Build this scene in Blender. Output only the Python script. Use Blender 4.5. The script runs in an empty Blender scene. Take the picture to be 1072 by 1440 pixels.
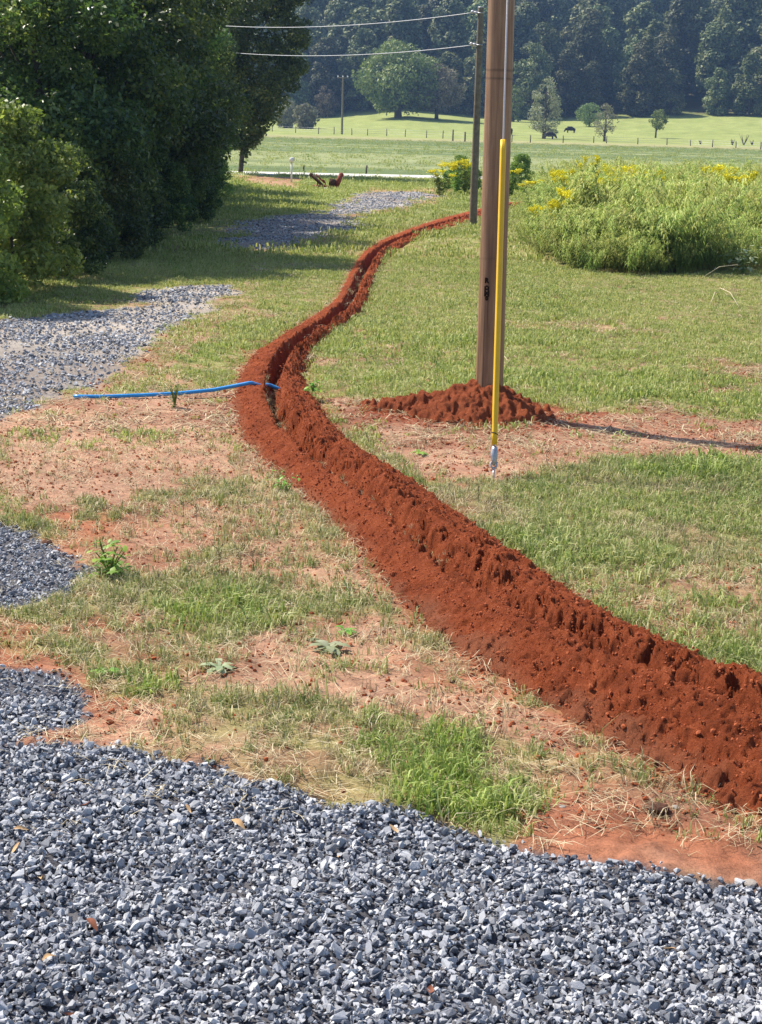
import bpy, bmesh, math, random
import numpy as np
from mathutils import Matrix, Vector, Euler

random.seed(7)
rng = np.random.default_rng(11)
SC = bpy.context.scene
COL = SC.collection

# ------------------------------------------------------------------ camera
CAM_H = 3.0
F_PX, CX, CY, IMG_W, IMG_H = 2260.0, 536.0, 720.0, 1072.0, 1440.0
PITCH = math.atan(553.0 / F_PX)
ROLL = 0.0255
_r0 = np.array([1.0, 0, 0]); _f0 = np.array([0, math.cos(PITCH), -math.sin(PITCH)])
_u0 = np.array([0, math.sin(PITCH), math.cos(PITCH)])
CR = math.cos(ROLL) * _r0 + math.sin(ROLL) * _u0
CU = math.cos(ROLL) * _u0 - math.sin(ROLL) * _r0
CF = _f0
cam_data = bpy.data.cameras.new("camera")
cam = bpy.data.objects.new("camera", cam_data)
COL.objects.link(cam)
m = Matrix(((CR[0], CU[0], -CF[0], 0), (CR[1], CU[1], -CF[1], 0), (CR[2], CU[2], -CF[2], CAM_H), (0, 0, 0, 1)))
cam.matrix_world = m
cam_data.sensor_fit = 'VERTICAL'
cam_data.sensor_height = 36.0
cam_data.lens = 36.0 * F_PX / IMG_H
cam_data.clip_start = 0.1
cam_data.clip_end = 3000
SC.camera = cam

# ------------------------------------------------------------------ light
SUN_EL = math.radians(51)
SUN_BACK = math.radians(33)            # the sun stands to the left and this much behind the scene
sdir = Vector((-math.cos(SUN_BACK) * math.cos(SUN_EL), math.sin(SUN_BACK) * math.cos(SUN_EL), math.sin(SUN_EL)))
world = bpy.data.worlds.new("World"); SC.world = world; world.use_nodes = True
wn = world.node_tree.nodes; wl = world.node_tree.links
bg = wn["Background"]
sky = wn.new("ShaderNodeTexSky"); sky.sky_type = 'NISHITA'; sky.sun_disc = False
sky.sun_elevation = SUN_EL
sky.sun_rotation = math.atan2(sdir.x, sdir.y)
sky.air_density = 1.0; sky.dust_density = 1.0
wl.new(sky.outputs[0], bg.inputs[0]); bg.inputs[1].default_value = 0.105
ld = bpy.data.lights.new("sun", 'SUN'); ld.energy = 4.6; ld.angle = math.radians(0.5); ld.color = (1.0, 0.925, 0.80)
sun = bpy.data.objects.new("sun", ld); COL.objects.link(sun)
sun.rotation_euler = sdir.to_track_quat('Z', 'Y').to_euler()
SC.view_settings.view_transform = 'Standard'
SC.view_settings.look = 'None'
SC.view_settings.exposure = 0.85
SC.view_settings.gamma = 1.0
SC.view_settings.use_curve_mapping = False
SC.cycles.max_bounces = 6
SC.cycles.diffuse_bounces = 2
SC.cycles.glossy_bounces = 2
SC.cycles.transmission_bounces = 3
SC.cycles.transparent_max_bounces = 4
SC.cycles.volume_bounces = 0
SC.cycles.use_adaptive_sampling = True
SC.cycles.use_denoising = True
SC.cycles.denoiser = 'OPENIMAGEDENOISE'

# ------------------------------------------------------------------ helpers
def hash2(ix, iy, seed):
    h = (ix.astype(np.int64) * 374761393 + iy.astype(np.int64) * 668265263 + seed * 974634777) & 0xffffffff
    h = ((h ^ (h >> 13)) * 1274126177) & 0xffffffff
    h = (h ^ (h >> 16)) & 0xffff
    return h / 65535.0
def vnoise(x, y, seed=0):
    x = np.asarray(x, float); y = np.asarray(y, float)
    ix = np.floor(x); iy = np.floor(y)
    fx = x - ix; fy = y - iy
    fx = fx * fx * fx * (fx * (fx * 6 - 15) + 10); fy = fy * fy * fy * (fy * (fy * 6 - 15) + 10)
    a = hash2(ix, iy, seed); b = hash2(ix + 1, iy, seed); c = hash2(ix, iy + 1, seed); d = hash2(ix + 1, iy + 1, seed)
    return (a * (1 - fx) + b * fx) * (1 - fy) + (c * (1 - fx) + d * fx) * fy
def fbm(x, y, scale, octaves=3, seed=0, gain=0.5):
    """0..1, scale = size of the largest feature in metres"""
    s = 0; amp = 1; tot = 0
    x = np.asarray(x, float) / scale; y = np.asarray(y, float) / scale
    for o in range(octaves):
        ca, sa = math.cos(o * 1.1 + .4), math.sin(o * 1.1 + .4)
        s = s + amp * vnoise(x * ca - y * sa + 17.3 * o, x * sa + y * ca - 9.1 * o, seed + o * 31)
        tot += amp; amp *= gain; x = x * 2.03; y = y * 2.03
    return s / tot
def sstep(a, b, v):
    t = np.clip((v - a) / (b - a), 0, 1)
    return t * t * (3 - 2 * t)

def ramp_h(x, y):
    """far terrain: pasture rising to the wood"""
    A = np.interp(x, [-200, -60, -26, 4, 22, 41, 90, 260], [1.0, 1.0, 1.6, 5.0, 3.8, 3.7, 6.0, 9.0])
    t = np.clip((y - 285) / 145.0, 0, 1)
    z = A * t ** 1.7
    z = z + np.clip(y - 432, 0, 400) * 0.17
    return z
def relief(x, y):
    near = np.clip(1 - y / 90.0, 0, 1)
    z = (fbm(x, y, 2.3, 3, 5) - .5) * 0.10 * near
    z = z + (fbm(x, y, 0.35, 3, 8) - .5) * 0.035 * np.clip(1 - y / 45.0, 0, 1)
    z = z + (fbm(x, y, 0.28, 3, 9, .6) - .5) * 0.085 * (1 - sstep(7.0, 8.2, y))
    return z
def px2w(px, py, z=0.0):
    """a pixel of the photograph -> the point of the place it shows, at height z over the terrain"""
    d = CF * F_PX + CR * (px - CX) + CU * (CY - py)
    if d[2] < 0:
        t = (z - CAM_H) / d[2]
        if t * d[1] < 284: return np.array([0, 0, CAM_H]) + d * t
    Y = np.arange(280, 620, .25); t = Y / d[1]
    hz = CAM_H + d[2] * t - ramp_h(d[0] * t, Y) - z
    k = int(np.argmax(hz < 0)) if (hz < 0).any() else int(np.argmin(hz))
    return np.array([0, 0, CAM_H]) + d * t[k]
def px_at(px, py, Y):
    d = CF * F_PX + CR * (px - CX) + CU * (CY - py)
    return np.array([0, 0, CAM_H]) + d * (Y / d[1])
def poly_w(pts, z=0.0):
    return np.array([px2w(a, b, z)[:2] for a, b in pts])

def poly_sdf(P, x, y):
    """signed distance, negative inside"""
    n = len(P); best = np.full(x.shape, 1e9); inside = np.zeros(x.shape, bool)
    for i in range(n):
        ax, ay = P[i]; bx, by = P[(i + 1) % n]
        ex, ey = bx - ax, by - ay
        wx, wy = x - ax, y - ay
        t = np.clip((wx * ex + wy * ey) / (ex * ex + ey * ey + 1e-12), 0, 1)
        dx, dy = wx - t * ex, wy - t * ey
        best = np.minimum(best, dx * dx + dy * dy)
        cond = (ay > y) != (by > y)
        xi = ax + (y - ay) * ex / (ey if abs(ey) > 1e-12 else 1e-12)
        inside ^= cond & (x < xi)
    d = np.sqrt(best)
    return np.where(inside, -d, d)

def new_mesh(name, verts, faces, mats=(), smooth=False, attrs=None):
    """faces: list of arrays (n,k)"""
    me = bpy.data.meshes.new(name)
    verts = np.asarray(verts, np.float32)
    fl = [np.asarray(f, np.int32) for f in (faces if isinstance(faces, list) else [faces]) if len(f)]
    me.vertices.add(len(verts)); me.vertices.foreach_set("co", verts.ravel())
    nl = sum(f.size for f in fl); nf = sum(len(f) for f in fl)
    me.loops.add(nl); me.loops.foreach_set("vertex_index", np.concatenate([f.ravel() for f in fl]))
    starts = []; s = 0
    for f in fl:
        starts.append(s + np.arange(len(f)) * f.shape[1]); s += f.size
    me.polygons.add(nf); me.polygons.foreach_set("loop_start", np.concatenate(starts).astype(np.int32))
    if smooth: me.polygons.foreach_set("use_smooth", np.ones(nf, bool))
    me.update(calc_edges=True)
    for k, v in (attrs or {}).items():
        v = np.asarray(v, np.float32)
        if v.ndim == 1:
            a = me.attributes.new(k, 'FLOAT', 'POINT'); a.data.foreach_set("value", v)
        elif v.shape[1] == 4:
            a = me.attributes.new(k, 'FLOAT_COLOR', 'POINT'); a.data.foreach_set("color", v.ravel())
        else:
            a = me.attributes.new(k, 'FLOAT_VECTOR', 'POINT'); a.data.foreach_set("vector", v.ravel())
    for mm in mats: me.materials.append(mm)
    return me
def link(name, me, parent=None, loc=None):
    o = bpy.data.objects.new(name, me); COL.objects.link(o)
    if parent is not None: o.parent = parent
    if loc is not None: o.location = loc
    return o
def tag(o, label=None, cat=None, group=None, kind=None):
    if label: o["label"] = label
    if cat: o["category"] = cat
    if group: o["group"] = group
    if kind: o["kind"] = kind
    return o
def thing(name, loc, label, cat, group=None, rz=0.0):
    o = bpy.data.objects.new(name, None); COL.objects.link(o)
    o.location = loc; o.rotation_euler = (0, 0, rz)
    o.empty_display_size = .1
    return tag(o, label, cat, group)
def copy_tree(o, parent=None):
    c = o.copy(); COL.objects.link(c); c.parent = parent
    for ch in list(o.children): copy_tree(ch, c)
    return c

class Buf:
    def __init__(s): s.v = []; s.q = []; s.t = []; s.n = 0; s.tint = []
    def add(s, v, q=None, t=None, tint=0.5):
        v = np.asarray(v, float)
        s.v.append(v)
        if q is not None and len(q): s.q.append(np.asarray(q) + s.n)
        if t is not None and len(t): s.t.append(np.asarray(t) + s.n)
        s.tint.append(np.broadcast_to(np.asarray(tint, float), (len(v),)))
        s.n += len(v)
    def tube(s, pts, radii, sides=8, cap=True, tint=0.5, wob=0.0):
        pts = np.asarray(pts, float); n = len(pts)
        radii = np.broadcast_to(np.asarray(radii, float), (n,))
        tang = np.gradient(pts, axis=0)
        tang /= np.linalg.norm(tang, axis=1)[:, None] + 1e-12
        ref = np.array([0, 0, 1.0]) if abs(tang[0][2]) < .9 else np.array([1.0, 0, 0])
        V = []
        for i in range(n):
            a = np.cross(tang[i], ref); a /= np.linalg.norm(a) + 1e-12
            b = np.cross(a, tang[i])
            for k in range(sides):
                an = 2 * math.pi * k / sides
                r = radii[i] * (1 + (random.uniform(-wob, wob) if wob else 0))
                V.append(pts[i] + r * (math.cos(an) * a + math.sin(an) * b))
        q = [(i * sides + k, i * sides + (k + 1) % sides, (i + 1) * sides + (k + 1) % sides, (i + 1) * sides + k) for i in range(n - 1) for k in range(sides)]
        t = []
        if cap:
            V.append(pts[0]); V.append(pts[-1]); c0 = n * sides; c1 = c0 + 1
            for k in range(sides):
                t.append((c0, (k + 1) % sides, k)); t.append((c1, (n - 1) * sides + k, (n - 1) * sides + (k + 1) % sides))
        s.add(V, q, t, tint)
    def box(s, c, size, rot=(0, 0, 0), tint=0.5):
        R = np.array(Euler(rot).to_matrix())
        V = np.array([(x, y, z) for x in (-.5, .5) for y in (-.5, .5) for z in (-.5, .5)]) * np.array(size)
        V = V @ R.T + np.array(c)
        s.add(V, [(0, 1, 3, 2), (4, 6, 7, 5), (0, 4, 5, 1), (2, 3, 7, 6), (0, 2, 6, 4), (1, 5, 7, 3)], None, tint)
    def ball(s, c, r, seg=10, rings=6, tint=.5, sc=(1, 1, 1)):
        V = [(0, 0, -1)]
        for i in range(1, rings):
            th = -math.pi / 2 + math.pi * i / rings
            for k in range(seg):
                V.append((math.cos(th) * math.cos(2 * math.pi * k / seg), math.cos(th) * math.sin(2 * math.pi * k / seg), math.sin(th)))
        V.append((0, 0, 1)); last = len(V) - 1
        V = np.array(V) * r * np.array(sc) + np.array(c)
        q = [(1 + i * seg + k, 1 + i * seg + (k + 1) % seg, 1 + (i + 1) * seg + (k + 1) % seg, 1 + (i + 1) * seg + k) for i in range(rings - 2) for k in range(seg)]
        t = [(0, 1 + (k + 1) % seg, 1 + k) for k in range(seg)] + [(last, last - seg + k, last - seg + (k + 1) % seg) for k in range(seg)]
        s.add(V, q, t, tint)
    def mesh(s, name, mat, smooth=False):
        v = np.concatenate(s.v)
        f = []
        if s.q: f.append(np.concatenate(s.q))
        if s.t: f.append(np.concatenate(s.t))
        return new_mesh(name, v, f, [mat] if not isinstance(mat, (list, tuple)) else mat, smooth, {"tint": np.concatenate(s.tint)})
    def obj(s, name, mat, parent=None, smooth=False, loc=None):
        return link(name, s.mesh(name, mat, smooth), parent, loc)

# ------------------------------------------------------------------ materials
def mat_new(name):
    mt = bpy.data.materials.new(name); mt.use_nodes = True
    nt = mt.node_tree
    for n in list(nt.nodes): nt.nodes.remove(n)
    out = nt.nodes.new("ShaderNodeOutputMaterial")
    return mt, nt, out
def N(nt, kind, **kw):
    n = nt.nodes.new(kind)
    for k, v in kw.items():
        if k == 'ins':
            for i, val in v.items():
                if hasattr(val, 'is_output') or isinstance(val, bpy.types.NodeSocket): nt.links.new(val, n.inputs[i])
                else: n.inputs[i].default_value = val
        else: setattr(n, k, v)
    return n
def rgb(c): return (c[0], c[1], c[2], 1)
def ramp(nt, fac, stops):
    r = nt.nodes.new("ShaderNodeValToRGB")
    el = r.color_ramp.elements
    while len(el) < len(stops): el.new(.5)
    for e, (p, c) in zip(el, stops): e.position = p; e.color = rgb(c)
    nt.links.new(fac, r.inputs[0]); return r.outputs[0]
def noise(nt, scale, detail=4, rough=.6, coord=None, dim='3D'):
    n = N(nt, "ShaderNodeTexNoise"); n.inputs["Scale"].default_value = scale
    n.inputs["Detail"].default_value = detail; n.inputs["Roughness"].default_value = rough
    if coord is not None: nt.links.new(coord, n.inputs["Vector"])
    return n.outputs["Fac"]
def wpos(nt): return N(nt, "ShaderNodeNewGeometry").outputs["Position"]
def mixc(nt, fac, a, b, blend='MIX'):
    n = nt.nodes.new("ShaderNodeMix"); n.data_type = 'RGBA'; n.blend_type = blend
    for sock, v in ((n.inputs[0], fac), (n.inputs[6], a), (n.inputs[7], b)):
        if isinstance(v, bpy.types.NodeSocket): nt.links.new(v, sock)
        elif isinstance(v, (int, float)): sock.default_value = v
        else: sock.default_value = rgb(v)
    return n.outputs[2]
def maths(nt, op, a, b=0.0, clamp=False):
    n = nt.nodes.new("ShaderNodeMath"); n.operation = op; n.use_clamp = clamp
    for i, v in enumerate((a, b)):
        if isinstance(v, bpy.types.NodeSocket): nt.links.new(v, n.inputs[i])
        else: n.inputs[i].default_value = v
    return n.outputs[0]
def bump(nt, h, strength, dist=0.01):
    b = N(nt, "ShaderNodeBump"); b.inputs["Strength"].default_value = strength; b.inputs["Distance"].default_value = dist
    nt.links.new(h, b.inputs["Height"]); return b.outputs[0]
def principled(nt, out, color, rough=.8, spec=.3, normal=None, metal=0.0):
    p = N(nt, "ShaderNodeBsdfPrincipled")
    if isinstance(color, bpy.types.NodeSocket): nt.links.new(color, p.inputs["Base Color"])
    else: p.inputs["Base Color"].default_value = rgb(color)
    if isinstance(rough, bpy.types.NodeSocket): nt.links.new(rough, p.inputs["Roughness"])
    else: p.inputs["Roughness"].default_value = rough
    p.inputs["Specular IOR Level"].default_value = spec
    p.inputs["Metallic"].default_value = metal
    if normal is not None: nt.links.new(normal, p.inputs["Normal"])
    nt.links.new(p.outputs[0], out.inputs[0]); return p

def simple_mat(name, c1, c2, scale=20, rough=.7, spec=.3, metal=0, bs=.3, bd=.005):
    mt, nt, out = mat_new(name)
    p = N(nt, "ShaderNodeTexCoord").outputs["Object"]
    f = noise(nt, scale, 5, .65, p)
    principled(nt, out, ramp(nt, f, [(.3, c1), (.7, c2)]), rough, spec, bump(nt, f, bs, bd), metal)
    return mt

def leaf_mat(name, stops, trans=.35, rough=.5, spec=.25, hue=.05, vary=.4, patch_scale=.6):
    mt, nt, out = mat_new(name)
    at = N(nt, "ShaderNodeAttribute", attribute_name="tint").outputs["Fac"]
    f = maths(nt, 'ADD', maths(nt, 'MULTIPLY', at, .75), maths(nt, 'MULTIPLY', noise(nt, patch_scale, 3, .6, wpos(nt)), .5))
    f = maths(nt, 'SUBTRACT', f, .125)
    col = ramp(nt, f, stops)
    oi = N(nt, "ShaderNodeObjectInfo").outputs["Random"]
    hs = N(nt, "ShaderNodeHueSaturation"); nt.links.new(col, hs.inputs["Color"])
    nt.links.new(maths(nt, 'ADD', maths(nt, 'MULTIPLY', oi, hue), .5 - hue / 2), hs.inputs["Hue"])
    nt.links.new(maths(nt, 'ADD', maths(nt, 'MULTIPLY', oi, vary), 1 - vary / 2), hs.inputs["Value"])
    col = hs.outputs[0]
    p = principled(nt, out, col, rough, spec)
    tr = N(nt, "ShaderNodeBsdfTranslucent"); nt.links.new(mixc(nt, .5, col, (.9, 1.0, .25), 'MULTIPLY'), tr.inputs[0])
    mx = N(nt, "ShaderNodeMixShader"); mx.inputs[0].default_value = trans
    nt.links.new(p.outputs[0], mx.inputs[1]); nt.links.new(tr.outputs[0], mx.inputs[2]); nt.links.new(mx.outputs[0], out.inputs[0])
    return mt

# ground sheet: the albedo of each region is a vertex colour, fine grain is added here
def make_ground_mat():
    mt, nt, out = mat_new("ground_soil")
    P = wpos(nt)
    col = N(nt, "ShaderNodeAttribute", attribute_name="col").outputs["Color"]
    f1 = noise(nt, 9, 6, .7, P); f2 = noise(nt, 70, 5, .75, P); f3 = noise(nt, .35, 4, .6, P)
    g = maths(nt, 'ADD', maths(nt, 'MULTIPLY', f1, .5), maths(nt, 'MULTIPLY', f2, .5))
    c = mixc(nt, 1.0, col, ramp(nt, g, [(.34, (.42, .38, .35)), (.48, (.92, .91, .90)), (.68, (1.5, 1.45, 1.38))]), 'MULTIPLY')
    c = mixc(nt, 1.0, c, ramp(nt, f3, [(.35, (.85, .85, .85)), (.65, (1.15, 1.15, 1.15))]), 'MULTIPLY')
    principled(nt, out, c, .95, .1, bump(nt, g, .8, .02))
    return mt
def make_spoil_mat():
    mt, nt, out = mat_new("red_clay")
    P = wpos(nt)
    f1 = noise(nt, 5, 4, .65, P); f2 = noise(nt, 75, 6, .85, P); f3 = noise(nt, 260, 3, .8, P)
    g = maths(nt, 'ADD', maths(nt, 'MULTIPLY', f1, .45), maths(nt, 'MULTIPLY', f2, .55))
    c = ramp(nt, g, [(.36, (.19, .045, .017)), (.5, (.39, .088, .031)), (.66, (.62, .17, .068))])
    dry = N(nt, "ShaderNodeAttribute", attribute_name="dry").outputs["Fac"]
    c = mixc(nt, dry, c, (.42, .19, .11))
    h = maths(nt, 'ADD', f2, maths(nt, 'MULTIPLY', f3, .4))
    principled(nt, out, c, .95, .12, bump(nt, h, 1.0, .05))
    return mt
def make_stone_mat(name="gravel_stone", lo=(.05, .06, .085), mid=(.26, .268, .295), hi=(.58, .57, .56)):
    mt, nt, out = mat_new(name)
    oi = N(nt, "ShaderNodeObjectInfo").outputs["Random"]
    f = noise(nt, 3, 4, .7, N(nt, "ShaderNodeTexCoord").outputs["Object"])
    f2 = noise(nt, 130, 4, .7, wpos(nt))
    g = maths(nt, 'ADD', maths(nt, 'MULTIPLY', oi, .8), maths(nt, 'MULTIPLY', f2, .35))
    c = ramp(nt, g, [(.15, lo), (.5, mid), (.82, tuple(x * 1.5 for x in mid)), (1.0, hi)])
    principled(nt, out, c, .68, .28, bump(nt, f2, .5, .004))
    return mt
def make_blade_mat(name, stops, lush=((.15, .26, .045), (.36, .46, .10)), trans=.35):
    mt, nt, out = mat_new(name)
    at = N(nt, "ShaderNodeAttribute", attribute_name="tint").outputs["Fac"]
    oi = N(nt, "ShaderNodeObjectInfo").outputs["Random"]
    pn = noise(nt, .55, 4, .65, wpos(nt))
    f = maths(nt, 'ADD', maths(nt, 'MULTIPLY', at, .55), maths(nt, 'ADD', maths(nt, 'MULTIPLY', oi, .25), maths(nt, 'MULTIPLY', pn, .45)))
    f = maths(nt, 'SUBTRACT', f, .12)
    c = ramp(nt, f, stops)
    lu = N(nt, "ShaderNodeAttribute", attribute_name="lush", attribute_type='INSTANCER').outputs["Fac"]
    c = mixc(nt, lu, c, ramp(nt, at, [(.1, lush[0]), (.8, lush[1])]))
    p = principled(nt, out, c, .55, .3)
    tr = N(nt, "ShaderNodeBsdfTranslucent"); nt.links.new(mixc(nt, .4, c, (1, 1, .4), 'MULTIPLY'), tr.inputs[0])
    mx = N(nt, "ShaderNodeMixShader"); mx.inputs[0].default_value = trans
    nt.links.new(p.outputs[0], mx.inputs[1]); nt.links.new(tr.outputs[0], mx.inputs[2]); nt.links.new(mx.outputs[0], out.inputs[0])
    return mt

M = {}
M['ground'] = make_ground_mat()
M['spoil'] = make_spoil_mat()
M['stone'] = make_stone_mat()
M['crumb'] = simple_mat('clay_crumb', (.24, .06, .025), (.40, .115, .05), 3, .95, .1, 0, .3, .002)
M['blade'] = make_blade_mat("grass_blade", [(.12, (.12, .20, .035)), (.40, (.30, .365, .09)), (.64, (.46, .48, .18)), (.88, (.60, .55, .30))])
M['blade_near'] = make_blade_mat("grass_blade_near", [(.12, (.10, .15, .04)), (.38, (.21, .27, .08)), (.58, (.38, .38, .17)), (.8, (.58, .50, .31))])
M['straw'] = make_blade_mat("dead_straw", [(.2, (.20, .14, .07)), (.5, (.42, .33, .19)), (.8, (.66, .57, .38))], trans=.15)
M['road'] = simple_mat("pale_road", (.50, .49, .46), (.62, .60, .57), 2, .9, .2)
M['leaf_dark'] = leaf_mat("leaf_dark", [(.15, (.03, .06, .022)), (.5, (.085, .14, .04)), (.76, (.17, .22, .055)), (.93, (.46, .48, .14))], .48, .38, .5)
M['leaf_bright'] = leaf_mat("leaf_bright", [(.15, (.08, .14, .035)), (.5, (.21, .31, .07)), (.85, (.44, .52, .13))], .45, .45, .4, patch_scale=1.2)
M['leaf_far'] = leaf_mat("leaf_far", [(.1, (.05, .075, .03)), (.5, (.12, .155, .06)), (.9, (.37, .355, .18))], .18, .6, .2, vary=.9, patch_scale=.05)
M['leaf_grey'] = leaf_mat("leaf_grey", [(.1, (.16, .155, .12)), (.5, (.27, .27, .19)), (.9, (.40, .39, .28))], .25, .7, .2, patch_scale=.2)
M['leaf_brown'] = leaf_mat("leaf_brown", [(.1, (.11, .09, .07)), (.5, (.20, .17, .13)), (.9, (.31, .27, .19))], .2, .7, .2, patch_scale=.2)
M['leaf_oak'] = leaf_mat("leaf_oak", [(.1, (.08, .12, .04)), (.5, (.18, .23, .07)), (.9, (.34, .36, .14))], .25, .6, .3, patch_scale=.2)
M['bark'] = simple_mat("bark", (.05, .04, .03), (.13, .11, .09), 6, .95, .1, 0, 1, .05)
M['weed'] = leaf_mat("weed_leaf", [(.1, (.08, .13, .03)), (.4, (.23, .31, .06)), (.7, (.50, .52, .17)), (.97, (.66, .60, .38))], .30, .6, .2, patch_scale=.5)
M['gold'] = leaf_mat("goldenrod_flower", [(.1, (.66, .56, .01)), (.6, (.85, .76, .02)), (.9, (.95, .9, .10))], .15, .7, .2, hue=.0, vary=.15)

# ------------------------------------------------------------------ regions, traced on the ground
def PW(pts): return poly_w(pts)
gravel_near = [
    (np.vstack([PW([(1500, 1310), (1250, 1280), (1072, 1252), (1000, 1242), (900, 1228), (800, 1210), (720, 1190), (640, 1168), (560, 1150), (450, 1130), (370, 1110), (300, 1080), (200, 1062), (100, 1050), (0, 1048), (-300, 1030)]), [[-5, 6.5], [-5, 1], [5, 1], [5, 6.4]]]), .05),
    (PW([(-300, 925), (0, 938), (70, 950), (128, 985), (118, 1012), (60, 1040), (0, 1055), (-300, 1060)]), .12),
    (PW([(-300, 735), (0, 735), (50, 745), (80, 770), (108, 800), (112, 838), (60, 858), (0, 862), (-300, 870)]), .15),
]
gravel_far = [
    (PW([(-500, 470), (0, 452), (130, 437), (200, 430), (300, 426), (285, 447), (240, 462), (190, 490), (165, 515), (120, 540), (60, 568), (0, 585), (-500, 640)]), .3),
    (PW([(170, 426), (200, 412), (255, 402), (335, 402), (330, 414), (300, 424), (240, 430)]), .25),
    (PW([(330, 350), (335, 312), (400, 304), (455, 300), (500, 306), (492, 322), (440, 336), (385, 350)]), .8),
    (PW([(455, 303), (470, 286), (520, 270), (600, 270), (618, 276), (570, 289), (500, 302)]), .8),
]
dirt_polys = [  # (polygon, edge noise, strength)
    (PW([(-300, 590), (40, 585), (110, 558), (200, 552), (335, 548), (335, 640), (380, 672), (300, 672), (200, 690), (120, 735), (60, 735), (-300, 730)]), .35, 1.0),
    (PW([(50, 740), (150, 705), (290, 700), (330, 712), (335, 745), (300, 805), (220, 815), (150, 800), (100, 790)]), .35, .95),
    (PW([(-300, 900), (0, 905), (90, 925), (150, 980), (250, 1000), (240, 1060), (100, 1060), (-300, 1060)]), .2, 1.0),
    (PW([(400, 870), (540, 850), (600, 900), (700, 970), (860, 1060), (820, 1085), (640, 1020), (520, 1000), (420, 975), (300, 960), (250, 950)]), .25, .95),
    (PW([(700, 1130), (820, 1120), (950, 1115), (1072, 1180), (1500, 1300), (1500, 1330), (1072, 1258), (900, 1236), (800, 1215), (720, 1180)]), .15, 1.0),
    (PW([(470, 565), (560, 560), (680, 572), (850, 578), (950, 582), (1072, 592), (1500, 600), (1500, 650), (1072, 640), (950, 645), (860, 655), (740, 672), (640, 685), (560, 660), (500, 615)]), .3, 1.0),
    (PW([(820, 840), (880, 820), (1072, 795), (1500, 780), (1500, 900), (1072, 898), (960, 905), (880, 865)]), .25, .75),
    (PW([(150, 545), (190, 500), (240, 465), (300, 447), (330, 440), (270, 500), (230, 520), (300, 540), (330, 552), (200, 556)]), .25, .65),
    (PW([(480, 310), (600, 290), (650, 268), (620, 264), (560, 268), (520, 262), (460, 300)]), .6, .75),
    (PW([(330, 246), (430, 250), (410, 264), (340, 258)]), .8, .9),
    (PW([(490, 340), (350, 352), (330, 346), (360, 338), (460, 330)]), .6, .55),
    (PW([(990, 548), (1040, 542), (1050, 550), (1000, 556)]), .15, .8),
    (PW([(225, 470), (300, 436), (335, 412), (345, 352), (372, 350), (352, 420), (310, 448), (250, 480)]), .5, .5),
    (PW([(180, 1062), (320, 1082), (430, 1122), (560, 1150), (560, 1130), (440, 1090), (330, 1060), (240, 1030)]), .12, .5),
    (PW([(-500, 640), (-100, 600), (60, 570), (160, 520), (200, 470), (150, 600), (-100, 650)]), .3, .8),
]
lush_polys = [
    (PW([(230, 500), (300, 488), (345, 488), (330, 508), (250, 510)]), .2, .8),
    (PW([(530, 1010), (660, 1015), (670, 1060), (725, 1150), (670, 1178), (570, 1140), (505, 1060)]), .1, 1.3),
    (PW([(200, 850), (330, 830), (430, 850), (380, 890), (250, 895), (200, 880)]), .15, .8),
    (PW([(110, 625), (230, 602), (235, 622), (150, 632)]), .15, .8),
    (PW([(170, 965), (230, 950), (270, 970), (200, 988)]), .06, .9),
    (PW([(940, 830), (1072, 812), (1300, 800), (1300, 880), (1072, 872), (950, 868)]), .12, .75),
    (PW([(830, 662), (920, 650), (1072, 655), (1072, 685), (920, 680)]), .2, .9),
    (PW([(-100, 628), (50, 612), (60, 630), (0, 645)]), .15, .8),
    (PW([(-100, 690), (40, 705), (30, 730), (-100, 735)]), .15, .7),
    (PW([(860, 900), (1072, 915), (1300, 930), (1300, 960), (1072, 950), (950, 915)]), .1, .6),
    (PW([(440, 470), (700, 480), (900, 500), (1072, 540), (1072, 580), (850, 570), (750, 550), (450, 540)]), .5, .35),
    (PW([(440, 935), (550, 935), (550, 960), (440, 962)]), .1, .7),
]
# trench: crest of its left bank, outer foot of both banks
T_PX = [(1400, 1190), (1240, 1095), (1061, 1007), (971, 972), (902, 950), (797, 910), (736, 877), (661, 832), (609, 784), (549, 737), (493, 688), (430, 638), (392, 603), (374, 570), (368, 532), (380, 496), (410, 470), (450, 446), (478, 424), (490, 402), (503, 375), (514, 355), (542, 336), (590, 317), (630, 305), (665, 296), (700, 287), (730, 279)]
L_PX = [(1400, 1330), (1200, 1250), (1072, 1178), (950, 1108), (860, 1048), (760, 1002), (690, 952), (620, 905), (570, 858), (530, 803), (480, 748), (420, 692), (358, 637), (326, 592), (322, 556), (342, 508), (392, 470), (448, 440), (474, 415), (486, 385), (506, 352), (538, 332), (588, 312), (650, 297), (722, 276)]
R_PX = [(1400, 1080), (1200, 1000), (1072, 952), (960, 908), (880, 862), (800, 806), (720, 760), (650, 710), (600, 680), (545, 638), (500, 612), (480, 590), (455, 560), (434, 532), (430, 505), (455, 472), (500, 441), (520, 411), (532, 380), (548, 356), (600, 329), (665, 308), (733, 283)]
def resample(P, n):
    P = np.asarray(P); s = np.concatenate([[0], np.cumsum(np.linalg.norm(np.diff(P, axis=0), axis=1))])
    t = np.linspace(0, s[-1], n)
    return np.stack([np.interp(t, s, P[:, 0]), np.interp(t, s, P[:, 1])], 1)
def smooth_path(P, n=700, k=9):
    P = resample(P, n)
    # smoothing window grows with the distance (pixels are coarse there)
    for _ in range(3):
        Q = P.copy()
        for i in range(2): Q[k:-k, i] = np.convolve(P[:, i], np.ones(2 * k + 1) / (2 * k + 1), 'valid')
        P = Q
    return P
Tw = smooth_path([px2w(a, b, .14)[:2] for a, b in T_PX])
Lw = resample([px2w(a, b, 0)[:2] for a, b in L_PX], 500)
Rw = resample([px2w(a, b, .10)[:2] for a, b in R_PX], 500)
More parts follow.
